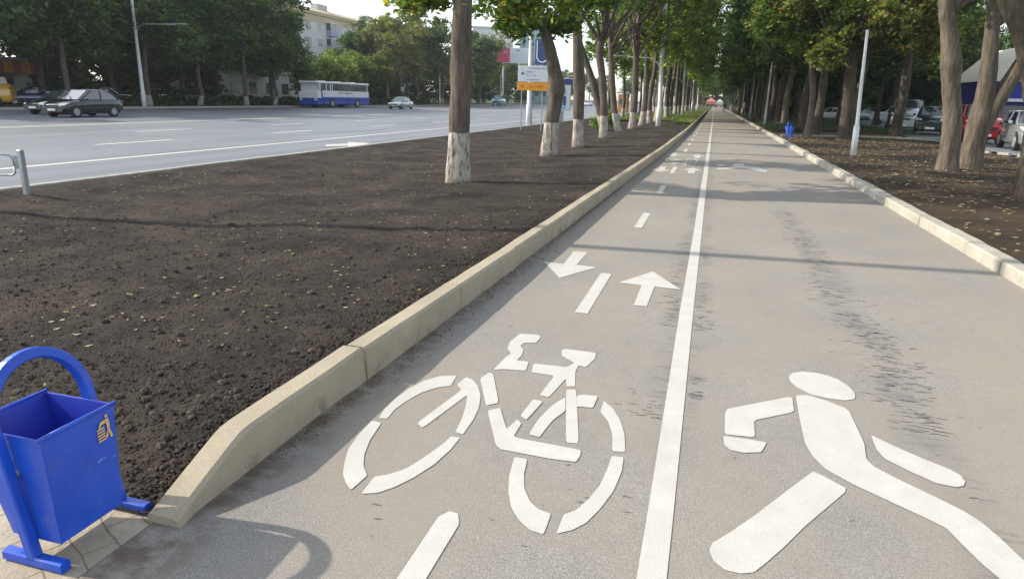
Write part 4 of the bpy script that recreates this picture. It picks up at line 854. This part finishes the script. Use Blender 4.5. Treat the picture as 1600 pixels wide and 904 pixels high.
# metal rail at the left edge
t = thing('guard_rail', 'low grey metal rail with one square post at the left edge of the soil', 'rail', (-10.14, 8.15, 0))
mb = MB(); mb.box((0, 0, .27), (.075, .075, .76), bev=.008); mb.build('post', M['galv'], t)
mb = MB(); a = Vector((-.95, -.30, 0)).normalized()
def rp(d, z): return (a.x*d, a.y*d, z)
mb.tube([rp(.12, .40), rp(.13, .30), rp(.17, .265), rp(.3, .26), rp(2.2, .26)], .016, 8); mb.tube([rp(.12, .40), rp(.13, .50), rp(.17, .555), rp(.25, .575), rp(2.2, .575)], .016, 8); mb.build('rail_loop', M['galv'], t, smooth=True)
mb = MB(); mb.box((a.x*.075, a.y*.075, .46), (.10, .02, .20), rz=math.atan2(a.y, a.x)); mb.build('bracket', M['galv'], t)
# poster pillar
t = thing('poster_pillar', 'blue and white poster stand beyond the second tree, at the road edge', 'advertising stand', (-10.35, 49, 0), PSI*.6)
mb = MB(); mb.box((0, 0, .42), (.22, .2, .84)); mb.build('leg', M['galv'], t)
mb = MB(); mb.box((0, 0, 1.72), (1.15, .24, 1.74), bev=.03); f_ = mb.build('frame', M['signwhite'], t)
mb = MB(); mb.box((-.08, -.125, 1.55), (.62, .012, 1.3)); mb.build('poster', M['cyan'], f_)
mb = MB(); mb.box((-.15, -.14, 1.65), (.16, .012, .7)); mb.box((.16, -.14, 1.5), (.18, .012, .6)); mb.build('figures', M['signblue'], f_)
mb = MB(); mb.box((0, 0, 2.78), (1.5, .34, .36), bev=.03); mb.build('header', M['signblue'], t)
mb = MB(); mb.box((0, 0, 3.0), (1.5, .36, .06)); mb.build('cap', M['signwhite'], t)
# billboard across the road
t = thing('billboard', 'pink and white billboard on a tall pole across the road', 'billboard', (-47.6, 158, 0), PSI*.9)
mb = MB(); mb.tube([(0, 0, 0), (0, 0, 9.2)], [.25, .2], 12); mb.build('pole', M['polewhite'], t)
mb = MB(); mb.box((1.8, 0, 10.9), (8.0, .4, 3.4)); bd = mb.build('board', M['signwhite'], t)
mb = MB(); mb.box((-.3, -.21, 10.9), (3.6, .02, 3.2)); mb.build('poster', M['pink'], bd)
mb = MB(); scribble(mb, -1.8, 11.6, 2.8, .6, 6, -.225, 5); scribble(mb, 2.2, 11.0, 2.6, .4, 7, -.225, 6); mb.build('lettering', M['offwhite'], bd)

# ---------------------------------------------------------------- vehicles
def car(name, label, cat, loc, rz, paintm, kind='hatch', L=4.2, W=1.75, H=1.46, group=None):
    """front towards -Y of the car's own axes"""
    t = thing(name, label, cat, loc, rz, group)
    zb = .22; s_ = L/4.2; hh_ = H/1.46
    if kind == 'van': prof = [(-2.1, .50, .62), (-2.02, .66, .80), (-1.7, .74, .98), (-1.3, .76, 1.08), (-.9, .78, 1.12), (0, .80, 1.12), (1.2, .80, 1.12), (1.9, .80, 1.1), (2.08, .78, 1.05)]
    elif kind == 'suv': prof = [(-2.1, .55, .66), (-2.05, .70, .82), (-1.8, .78, .93), (-1.2, .84, 1.0), (-.6, .86, 1.02), (.6, .86, 1.02), (1.6, .86, 1.02), (1.98, .84, .98), (2.08, .78, .9)]
    elif kind == 'sedan': prof = [(-2.1, .50, .52), (-2.04, .60, .66), (-1.8, .68, .77), (-1.2, .76, .88), (-.7, .80, .93), (.4, .82, .94), (1.1, .84, .96), (1.7, .84, .96), (2.0, .80, .92), (2.08, .70, .80)]
    else: prof = [(-2.1, .50, .52), (-2.04, .60, .66), (-1.8, .68, .77), (-1.2, .76, .88), (-.7, .82, .94), (.4, .84, .96), (1.2, .86, .98), (1.8, .88, 1.0), (2.02, .84, .96), (2.08, .74, .84)]
    mb = MB(); n = 13; rings = []
    for y, zs, zt in prof:
        e = abs(y)/2.1; w_ = W/2*(1-.16*max(0, e-.72)/.28*(1 if y < 0 else .7)) ; zs *= hh_; zt *= hh_
        zlo = zb+(.10 if e > .95 else 0)
        half = [(0, zlo), (w_*.86, zlo), (w_*.985, zlo+.12), (w_*1.0, (zlo+zs)/2+.04), (w_*.97, zs), (w_*.80, zt-.015), (0, zt)]
        rings.append([(x, y*s_, z) for x, z in half]+[(-x, y*s_, z) for x, z in half[-2:0:-1]])
    n = len(rings[0]); mb.add([v for r_ in rings for v in r_], [(i*n+j, i*n+(j+1) % n, (i+1)*n+(j+1) % n, (i+1)*n+j) for i in range(len(rings)-1) for j in range(n)]+[tuple(range(n)), tuple((len(rings)-1)*n+j for j in range(n-1, -1, -1))])
    body = mb.build('body', paintm, t, smooth=True)
    body.data.polygons.foreach_set('use_smooth', [len(p.vertices) == 4 for p in body.data.polygons])
    # greenhouse: bottom and top outlines
    if kind == 'van': gb, gt, zt_ = (-1.25, 2.04), (-.75, 1.95), H
    elif kind == 'suv': gb, gt, zt_ = (-.85, 2.0), (-.25, 1.75), H
    elif kind == 'sedan': gb, gt, zt_ = (-.95, 1.55), (-.15, .85), H
    else: gb, gt, zt_ = (-.98, 1.95), (-.15, 1.35), H
    zb_ = (.93 if kind in ('sedan', 'hatch') else .99 if kind == 'suv' else 1.08)*hh_; wb, wt = W/2*.88, W/2*.70
    if kind == 'van': wt = W/2*.82
    nb = 9; vs = []
    for q in range(4):
        f = q/3; z = zb_+(zt_-.05-zb_)*f; w_ = wb+(wt-wb)*f**1.1
        yf = (gb[0]+(gt[0]-gb[0])*f)*s_; yr = (gb[1]+(gt[1]-gb[1])*f**1.4)*s_
        vs += [(-w_*.80, yf, z), (w_*.80, yf, z), (w_*.97, yf+.16, z), (w_, (yf+yr)/2, z), (w_*.95, yr-.14, z), (w_*.75, yr, z), (-w_*.75, yr, z), (-w_*.95, yr-.14, z), (-w_, (yf+yr)/2, z), (-w_*.97, yf+.16, z)]
    mb = MB(); mb.add(vs, [(i*10+j, i*10+(j+1) % 10, i*10+10+(j+1) % 10, i*10+10+j) for i in range(3) for j in range(10)]); gl = mb.build('windows', M['glass'], t)
    # roof and pillars in body colour
    mb = MB(); tp = vs[30:40]; ro = [(x*1.015, y, z+.004) for x, y, z in tp]; r1_ = [(x*.9, y*.93+.02, z+.045) for x, y, z in tp]
    mb.add(ro+r1_+[(0, (gt[0]+gt[1])/2*s_, zt_+.012)], [(j, (j+1) % 10, 10+(j+1) % 10, 10+j) for j in range(10)]+[(10+j, 10+(j+1) % 10, 20) for j in range(10)])
    mb.build('roof', paintm, t, smooth=True)
    for sgn, ids in ((1, (2, 3, 4)), (-1, (9, 8, 7))):
        mb = MB()
        for q, j in enumerate(ids):
            lo, hi = Vector(vs[j]), Vector(vs[30+j]); off = Vector((sgn*.012, 0, 0)); mb.tube([lo+off, Vector(vs[10+j])+off, Vector(vs[20+j])+off, hi+off], .045 if q != 1 else .03, 6)
        mb.build('window_frame', paintm if kind != 'hatch' else M['black'], t)
    # wheels
    wr_ = .31 if kind != 'suv' else .35
    for y in (-1.32*s_, 1.28*s_):
        for sx in (-1, 1):
            mb = MB(); x0_ = sx*(W/2-.11)
            mb.tube([(x0_-sx*.10, y, wr_), (x0_+sx*.07, y, wr_), (x0_+sx*.10, y, wr_)], [wr_, wr_, wr_*.9], 20)
            wh = mb.build('wheel', M['tyre'], t)
            mb = MB(); mb.tube([(x0_+sx*.095, y, wr_), (x0_+sx*.112, y, wr_)], [wr_*.66, wr_*.60], 16)
            mb.build('rim', M['rim'], wh)
            mb = MB(); mb.tube([(x0_-sx*.02, y, wr_+.03), (x0_+sx*.095, y, wr_+.03)], wr_*1.13, 20)
            mb.build('wheel_arch', M['black'], t)
    zl = (.68 if kind in ('sedan', 'hatch') else .80)*hh_
    for sx in (-1, 1):
        mb = MB(); mb.add([(sx*W*.27, -2.085*s_, zl-.09), (sx*W*.44, -1.99*s_, zl-.07), (sx*W*.485, -1.70*s_, zl+.07), (sx*W*.42, -1.86*s_, zl+.085), (sx*W*.28, -2.05*s_, zl+.02)], [(0, 1, 2, 3, 4)])
        mb.v = [(x*1.01, y*1.012, z+.012) for x, y, z in mb.v]; mb.build('headlight', M['lamp'], t)
        mb = MB(); mb.box((sx*W*.40, 2.05*s_, zl+.12), (.22, .10, .20), bev=.03); mb.build('tail_light', M['redlamp'], t)
        mb = MB(); mb.box((sx*(W/2+.06), gb[0]*s_+.35, zb_+.04), (.16, .09, .12), bev=.03); mb.build('mirror', paintm, t)
    mb = MB(); mb.box((0, -2.105*s_, .56*hh_), (.85, .03, .13)); mb.build('grille', M['black'], t)
    mb = MB(); mb.box((0, -2.125*s_, .42), (.52, .02, .12)); mb.build('number_plate', M['plate'], t)
    return t
zr = -.12
car('moving_car', 'dark hatchback driving towards the left, nearer one of the two dark cars', 'car', (-35.1, 32.5, zr), .03, M['c_black'], 'hatch', 4.25, 1.78, 1.54)
car('moving_car', 'dark green sedan half hidden behind the dark hatchback', 'car', (-38.9, 34.6, zr), .02, M['c_green'], 'sedan', 4.3, 1.72, 1.44)
car('moving_car', 'silver sedan driving on the far lanes, right of the bus', 'car', (-37.6, 81, zr), .0, M['c_silver'], 'sedan', 4.3, 1.72, 1.46)
car('moving_van', 'teal minivan in the distance between the first two trees', 'van', (-41.4, 135, zr), .0, M['c_teal'], 'van', 4.3, 1.9, 2.1)
car('moving_car', 'small white car far off on the road, seen between trunks', 'car', (-34, 196, zr), 0, M['c_white'], 'sedan', 4.3, 1.72, 1.5)
GP = 'cars parked under the trees'
car('parked_van', 'yellow minibus parked at the far left edge', 'van', (-53.8, 40.4, 0.02), -.9, M['c_yellow'], 'van', 5.0, 1.9, 2.1)
car('parked_car', 'dark navy car parked beside the yellow minibus', 'car', (-52.6, 44.0, 0.02), -.5, M['c_navy'], 'sedan', 4.3, 1.75, 1.45, GP)
car('parked_car', 'white car parked in the shade above the moving dark cars', 'car', (-52.4, 51.0, 0.02), -1.2, M['c_white'], 'sedan', 4.2, 1.7, 1.45, GP)
car('parked_car', 'white estate parked behind the tall lamp post across the road', 'car', (-53.0, 56.4, 0.02), -1.3, M['c_white'], 'hatch', 4.2, 1.7, 1.5, GP)
car('parked_car', 'silver car parked right of the tall lamp post across the road', 'car', (-53.2, 61.5, 0.02), -1.3, M['c_silver'], 'hatch', 4.2, 1.7, 1.5, GP)
car('parked_car', 'silver car with its front to us at the right edge, behind the leaning trunk', 'car', (13.15, 34.9, .06), -.12, M['c_silver'], 'suv', 4.2, 1.78, 1.62, GP)
car('parked_car', 'red car parked behind the silver one at the right edge', 'car', (13.0, 41.2, .06), -.1, M['c_red'], 'suv', 4.3, 1.8, 1.85, GP)
car('parked_car', 'dark green car parked left of the big pale trunk', 'car', (13.6, 51.5, .06), -.25, M['c_green'], 'suv', 4.3, 1.8, 1.75, GP)
car('parked_van', 'silver van parked behind the dark green car on the right', 'van', (13.7, 58.0, .06), -.3, M['c_silver'], 'van', 4.6, 1.9, 2.2)
car('parked_car', 'white off-roader parked side-on right of the white pole', 'car', (17.6, 80, .06), -1.9, M['c_white'], 'suv', 4.0, 1.75, 1.70, GP)
car('parked_car', 'distant white car between the trunks left of the white pole', 'car', (13.5, 93, .06), -1.8, M['c_white'], 'sedan', 4.2, 1.7, 1.45, GP)
car('parked_car', 'distant silver car beyond the forked slim tree on the right', 'car', (18.2, 97, .06), -1.7, M['c_silver'], 'hatch', 4.2, 1.7, 1.5, GP)
# bus (front towards -Y)
t = thing('city_bus', 'white and blue city bus driving left on the far side of the road', 'bus', (-44.9, 78.1, zr))
Lb, Wb = 12.6, 2.5
mb = MB(); mb.box((0, 0, 1.30), (Wb, Lb, .82), bev=.06); mb.box((0, 0, .62), (Wb-.06, Lb-.1, .5), bev=.05)
body = mb.build('lower_body', [M['busblue']], t)
mb = MB(); mb.box((0, .4, 1.56), (Wb+.012, Lb-1.3, .74), bev=.03); mb.box((0, -Lb/2+.35, 1.42), (Wb+.02, .78, .72), bev=.05); mb.build('side_panel', M['white'], t)
mb = MB(); mb.box((0, 0, 2.83), (Wb+.01, Lb, .26), bev=.09); rf = mb.build('roof', M['white'], t)
mb = MB()
for y in (-3.6, 0, 3.6): mb.box((0, y, 3.0), (.9, .8, .10), bev=.03)
mb.build('roof_hatch', M['white'], rf)
mb = MB(); mb.box((0, 1.2, 2.30), (Wb-.04, Lb-3.2, .82)); mb.build('side_windows', M['wind'], t)
mb = MB(); mb.box((0, -4.3, 2.10), (Wb-.05, 2.7, 1.22), bev=.05); mb.build('windscreen', M['wind'], t)
for y in (-5.72, -4.4, -3.5, -3.05, 5.62): mb = MB(); mb.box((0, y, 2.25), (Wb+.01, .14, 1.0)); mb.build('window_pillar', M['white'], t)
for y in (-.8, 1.2, 3.2): mb = MB(); mb.box((0, y, 2.30), (Wb-.02, .06, .8)); mb.build('window_pillar', M['black'], t)
mb = MB(); mb.box((0, -Lb/2-.01, .50), (Wb-.1, .14, .3), bev=.04); mb.build('bumper', M['busblue'], t)
mb = MB(); mb.box((0, -Lb/2-.01, 1.35), (1.2, .05, .3)); mb.build('grille', M['black'], t)
for sx in (-1, 1):
    mb = MB(); mb.box((sx*.95, -Lb/2-.01, .92), (.36, .06, .2), bev=.02); mb.build('headlight', M['lamp'], t)
    mb = MB(); mb.tube([(sx*1.2, -Lb/2, 2.7), (sx*1.42, -Lb/2-.25, 2.55), (sx*1.42, -Lb/2-.25, 2.1)], .035, 6); mb.build('mirror', M['black'], t)
    for y in (-3.1, 3.0):
        mb = MB(); x0_ = sx*(Wb/2-.14); mb.tube([(x0_-.13, y, .48), (x0_+.13+.012*sx, y, .48)], .48, 20); wh = mb.build('wheel', M['tyre'], t)
        mb = MB(); mb.tube([(x0_+sx*.13, y, .48), (x0_+sx*.16, y, .48)], .27, 14); mb.build('rim', M['rim'], wh)
        mb = MB(); mb.tube([(x0_-sx*.05, y, .55), (x0_+sx*.145, y, .55)], .60, 20); mb.build('wheel_arch', M['black'], t)
mb = MB()
rs2 = random.Random(8)
for i in range(13):                                             # the lettering along the side, too small to read
    y = -1.7+i*.27; h = rs2.choice((.18, .22, .30)) if i in (0, 8) else .18
    mb.box((Wb/2+.012, y, 1.70), (.008, .07, h)); mb.box((Wb/2+.012, y+.10, 1.70+rs2.choice((-.06, 0, .06))), (.008, .13, .05)); 
mb.build('lettering', M['signblue'], t)
for y in (-4.9, .55): mb = MB(); mb.box((Wb/2-.005, y, 1.15), (.04, .05, 1.5)); mb.build('door_edge', M['black'], t)

# ---------------------------------------------------------------- buildings
def bld(name, label, loc, rz=0, cat='building'): return thing(name, label, cat, loc, rz)
t = bld('apartment_block', 'long pale apartment block with a tan cornice and blue balconies across the road', (-75, 130, 0))
Lh = 45
mb = MB(); mb.box((-6, 0, 7.3), (12, 2*Lh, 14.6)); mb.build('wall', M['offwhite'], t)
mb = MB(); mb.box((-6, 0, 15.2), (12.3, 2*Lh+.3, 1.2)); mb.box((-6, 0, 16.05), (12.9, 2*Lh+.9, .5)); cn = mb.build('cornice', M['tanw'], t)
mb = MB(); mb.add([(.6, -Lh-.5, 16.3), (.6, Lh+.5, 16.3), (-12.6, Lh+.5, 16.3), (-12.6, -Lh-.5, 16.3), (-3, -Lh+2, 17.5), (-3, Lh-2, 17.5), (-9, Lh-2, 17.5), (-9, -Lh+2, 17.5)], [(0, 1, 5, 4), (1, 2, 6, 5), (2, 3, 7, 6), (3, 0, 4, 7), (4, 5, 6, 7)]); rf = mb.build('roof', M['tanw'], t)
for y in (-18, 2, 22): mb = MB(); mb.box((-4, y, 18), (1.5, 4, 1.3)); mb.build('chimney', M['concrete'], rf)
n = 0
for fl_ in range(5):
    z = 1.6+fl_*2.85
    for i in range(19):
        y = -36+i*3.9
        if i % 4 == 1 and fl_ > 0:
            mb = MB(); mb.box((.55, y, z-.15), (1.1, 3.0, 1.1)); bl = mb.build('balcony', M['bluegrey'], t)
            mb = MB(); mb.box((.50, y, z+1.05), (.95, 2.9, 1.28)); wn_ = mb.build('window', M['wind'], bl)
            mb = MB()
            for q in (-1.4, -.7, 0, .7, 1.4): mb.box((1.0, y+q, z+1.05), (.08, .08, 1.3))
            mb.box((.52, y, z+1.75), (1.1, 3.0, .12)); mb.build('frame', M['white'], bl)
        else:
            mb = MB(); mb.box((.01, y, z+.75), (.06, 1.4, 1.5)); wn_ = mb.build('window', M['wind'], t)
            mb = MB(); mb.box((.045, y, z+.75), (.05, .07, 1.5)); mb.box((.045, y, z+1.53), (.07, 1.55, .09)); mb.box((.06, y, z-.04), (.16, 1.6, .08)); mb.build('frame', M['white'], wn_)
t = bld('shop', 'low shop with an orange awning behind the yellow minibus', (-58.5, 37.2, 0))
mb = MB(); mb.box((-3, 0, 1.9), (6, 24, 3.8)); mb.build('wall', M['concrete'], t)
mb = MB(); mb.box((.9, 0, 3.05), (1.8, 22, .12)); mb.box((1.82, 0, 2.95), (.1, 22, .95)); aw = mb.build('awning', M['awning'], t)
for i in range(6): mb = MB(); mb.box((.01, -9+i*3.6, 1.35), (.08, 2.6, 2.0)); mb.build('window', M['wind'], t)
t = bld('low_building', 'single-storey white building glimpsed under the dark trees across the road', (-61, 82, 0))
mb = MB(); mb.box((-4, 0, 2.0), (8, 22, 4.0)); mb.build('wall', M['concrete'], t)
mb = MB(); mb.box((-4, 0, 4.15), (8.6, 22.6, .3)); mb.build('roof', M['concrete'], t)
for i in range(6): mb = MB(); mb.box((.01, -9.5+i*3.8, 1.9), (.08, 1.6, 1.5)); mb.build('window', M['wind'], t)
def tower(name, label, x, y, w_, d, h, wallm, nf, nc):
    t = bld(name, label, (x, y, 0), PSI)
    mb = MB(); mb.box((0, 0, h/2), (w_, d, h)); mb.build('wall', wallm, t)
    mb = MB(); mb.box((0, 0, h+.3), (w_+.5, d+.5, .6)); mb.build('roof', M['concrete'], t)
    for i in range(nf):
        for j in range(nc):
            mb = MB(); mb.box((-w_/2+(j+.5)*w_/nc, -d/2-.01, 3+i*(h-3)/nf), (w_/nc*.5, .08, (h-3)/nf*.5)); mb.build('window', M['wind'], t)
tower('apartment_tower', 'hazy white tower right of the nearest tree trunk', -83, 262, 15, 12, 26, M['offwhite'], 8, 5)
tower('office_building', 'teal glass building above the pink billboard', -55, 215, 9, 10, 25, M['glassb'], 8, 4)
t = bld('kiosk', 'small orange kiosk at the road edge seen between trunks', (-11.4, 92, 0))
mb = MB(); mb.box((0, 0, 1.25), (1.3, 1.3, 2.3), bev=.05); mb.build('wall', flat('faded_orange', (.52, .30, .14), .6), t)
mb = MB(); mb.box((0, 0, 2.62), (1.6, 1.6, .2)); mb.build('roof', M['concrete'], t)
mb = MB(); mb.box((0, -.66, 1.5), (.9, .04, .7)); mb.build('window', M['wind'], t)
t = bld('pavilion', 'dark blue building with a cream gable behind the parked cars on the right', (25.6, 66, 0))
mb = MB(); mb.box((0, 0, 1.9), (12, 8, 3.8)); mb.build('wall', M['navy'], t)
mb = MB(); mb.add([(-6.2, -4.2, 3.8), (6.2, -4.2, 3.8), (6.2, 4.2, 3.8), (-6.2, 4.2, 3.8), (-3.6, -4.2, 6.4), (3.6, -4.2, 6.4), (3.6, 4.2, 6.4), (-3.6, 4.2, 6.4)], [(0, 1, 5, 4), (1, 2, 6, 5), (2, 3, 7, 6), (3, 0, 4, 7), (4, 5, 6, 7)]); mb.build('roof', M['cream'], t)
mb = MB(); mb.box((0, -4.3, 2.45), (12.2, .7, .22)); mb.build('awning', M['white'], t)
mb = MB(); mb.box((0, -4.03, 1.2), (10, .06, 1.7)); mb.build('window', M['wind'], t)
t = bld('tent', 'red and white tent roof at the far end of the path', (-.6, 270, 0), 0, 'tent'); t.scale = (.78, .78, .85)
mb = MB(); mb.add([(-3.4, -2, 2.6), (1.2, -2, 2.6), (1.2, 2, 2.6), (-3.4, 2, 2.6), (-1.1, 0, 4.3)], [(0, 1, 4), (1, 2, 4), (2, 3, 4), (3, 0, 4)]); mb.box((-1.1, -2, 2.0), (4.6, .08, 1.2)); mb.build('canopy', flat('faded_red', (.52, .20, .18), .8), t)
mb = MB(); mb.add([(1.4, -2, 2.6), (4.4, -2, 2.6), (4.4, 2, 2.6), (1.4, 2, 2.6), (2.9, 0, 3.9)], [(0, 1, 4), (1, 2, 4), (2, 3, 4), (3, 0, 4)]); mb.box((2.9, -2, 2.0), (3.0, .08, 1.2)); mb.build('canopy', M['offwhite'], t)
for x in (-3.3, 1.3, 4.3): mb = MB(); mb.tube([(x, -1.9, 0), (x, -1.9, 2.6)], .05, 6); mb.build('post', M['polewhite'], t)

# ---------------------------------------------------------------- distant people
def person(loc, rz, label, top, legs):
    J = [((0, 0, .98), .13), ((0, 0, 1.20), .12), ((0, 0, 1.40), .14), ((0, 0, 1.52), .055), ((0, -.01, 1.60), .085), ((0, -.01, 1.70), .075),
         ((.19, 0, 1.41), .06), ((.24, .03, 1.14), .045), ((.24, -.06, .88), .032), ((-.19, 0, 1.41), .06), ((-.24, -.03, 1.14), .045), ((-.24, .05, .88), .032),
         ((.10, 0, .92), .09), ((.11, -.12, .50), .06), ((.11, -.10, .07), .042), ((.11, -.22, .04), .035), ((-.10, 0, .92), .09), ((-.11, .10, .50), .06), ((-.11, .26, .10), .042), ((-.11, .18, .04), .035)]
    E_ = [(0, 1), (1, 2), (2, 3), (3, 4), (4, 5), (2, 6), (6, 7), (7, 8), (2, 9), (9, 10), (10, 11), (0, 12), (12, 13), (13, 14), (14, 15), (0, 16), (16, 17), (17, 18), (18, 19)]
    me = bpy.data.meshes.new('person'); me.from_pydata([j[0] for j in J], E_, []); o = bpy.data.objects.new('person', me); C.objects.link(o)
    o.modifiers.new('skin', 'SKIN'); sub = o.modifiers.new('sub', 'SUBSURF'); sub.levels = 1; sub.render_levels = 1
    for i, j in enumerate(J): me.skin_vertices[0].data[i].radius = (j[1], j[1])
    me.skin_vertices[0].data[0].use_root = True
    m_ = bpy.data.materials.new('figure'); m_.use_nodes = True; k = NB(m_); z = k.xyz()[2]
    c1 = k.ramp(k.math('DIVIDE', z, 1.8), [(0, (.03, .03, .03)), (.05, legs), (.53, top), (.86, (.45, .30, .22)), (.93, (.05, .04, .03))])
    for nn in m_.node_tree.nodes:
        if nn.type == 'VALTORGB': nn.color_ramp.interpolation = 'CONSTANT'
    k.L.new(c1, m_.node_tree.nodes['Principled BSDF'].inputs['Base Color']); me.materials.append(m_)
    o.location = loc; o.rotation_euler.z = rz; tag(o, label, 'person'); return o
person((2.35, 108, 0), 0, 'person in pale clothes walking far down the right side of the path', (.55, .58, .54), (.45, .46, .42))
person((1.7, 131, 0), 0, 'tiny person in a dark top, farthest walker on the path', (.10, .12, .16), (.06, .08, .14))
person((3.6, 94, .14), 1.2, 'person in a white top standing at the right kerb in the distance', (.62, .64, .60), (.30, .12, .10))

# ---------------------------------------------------------------- thin summer haze
mb = MB(); mb.box((0, 150, 14.5), (400, 520, 33)); hz = mb.build('haze', None)
hz.data.materials.clear(); hm_ = bpy.data.materials.new('haze'); hm_.use_nodes = True; hn = hm_.node_tree.nodes
for q in list(hn):
    if q.type == 'BSDF_PRINCIPLED': hn.remove(q)
pv = hn.new('ShaderNodeVolumePrincipled'); pv.inputs['Color'].default_value = (.90, .95, 1, 1); pv.inputs['Density'].default_value = .00028; pv.inputs['Anisotropy'].default_value = .25
hm_.node_tree.links.new(pv.outputs[0], hn['Material Output'].inputs['Volume']); hz.data.materials.append(hm_); hz['kind'] = 'stuff'
scn.cycles.volume_bounces = 0
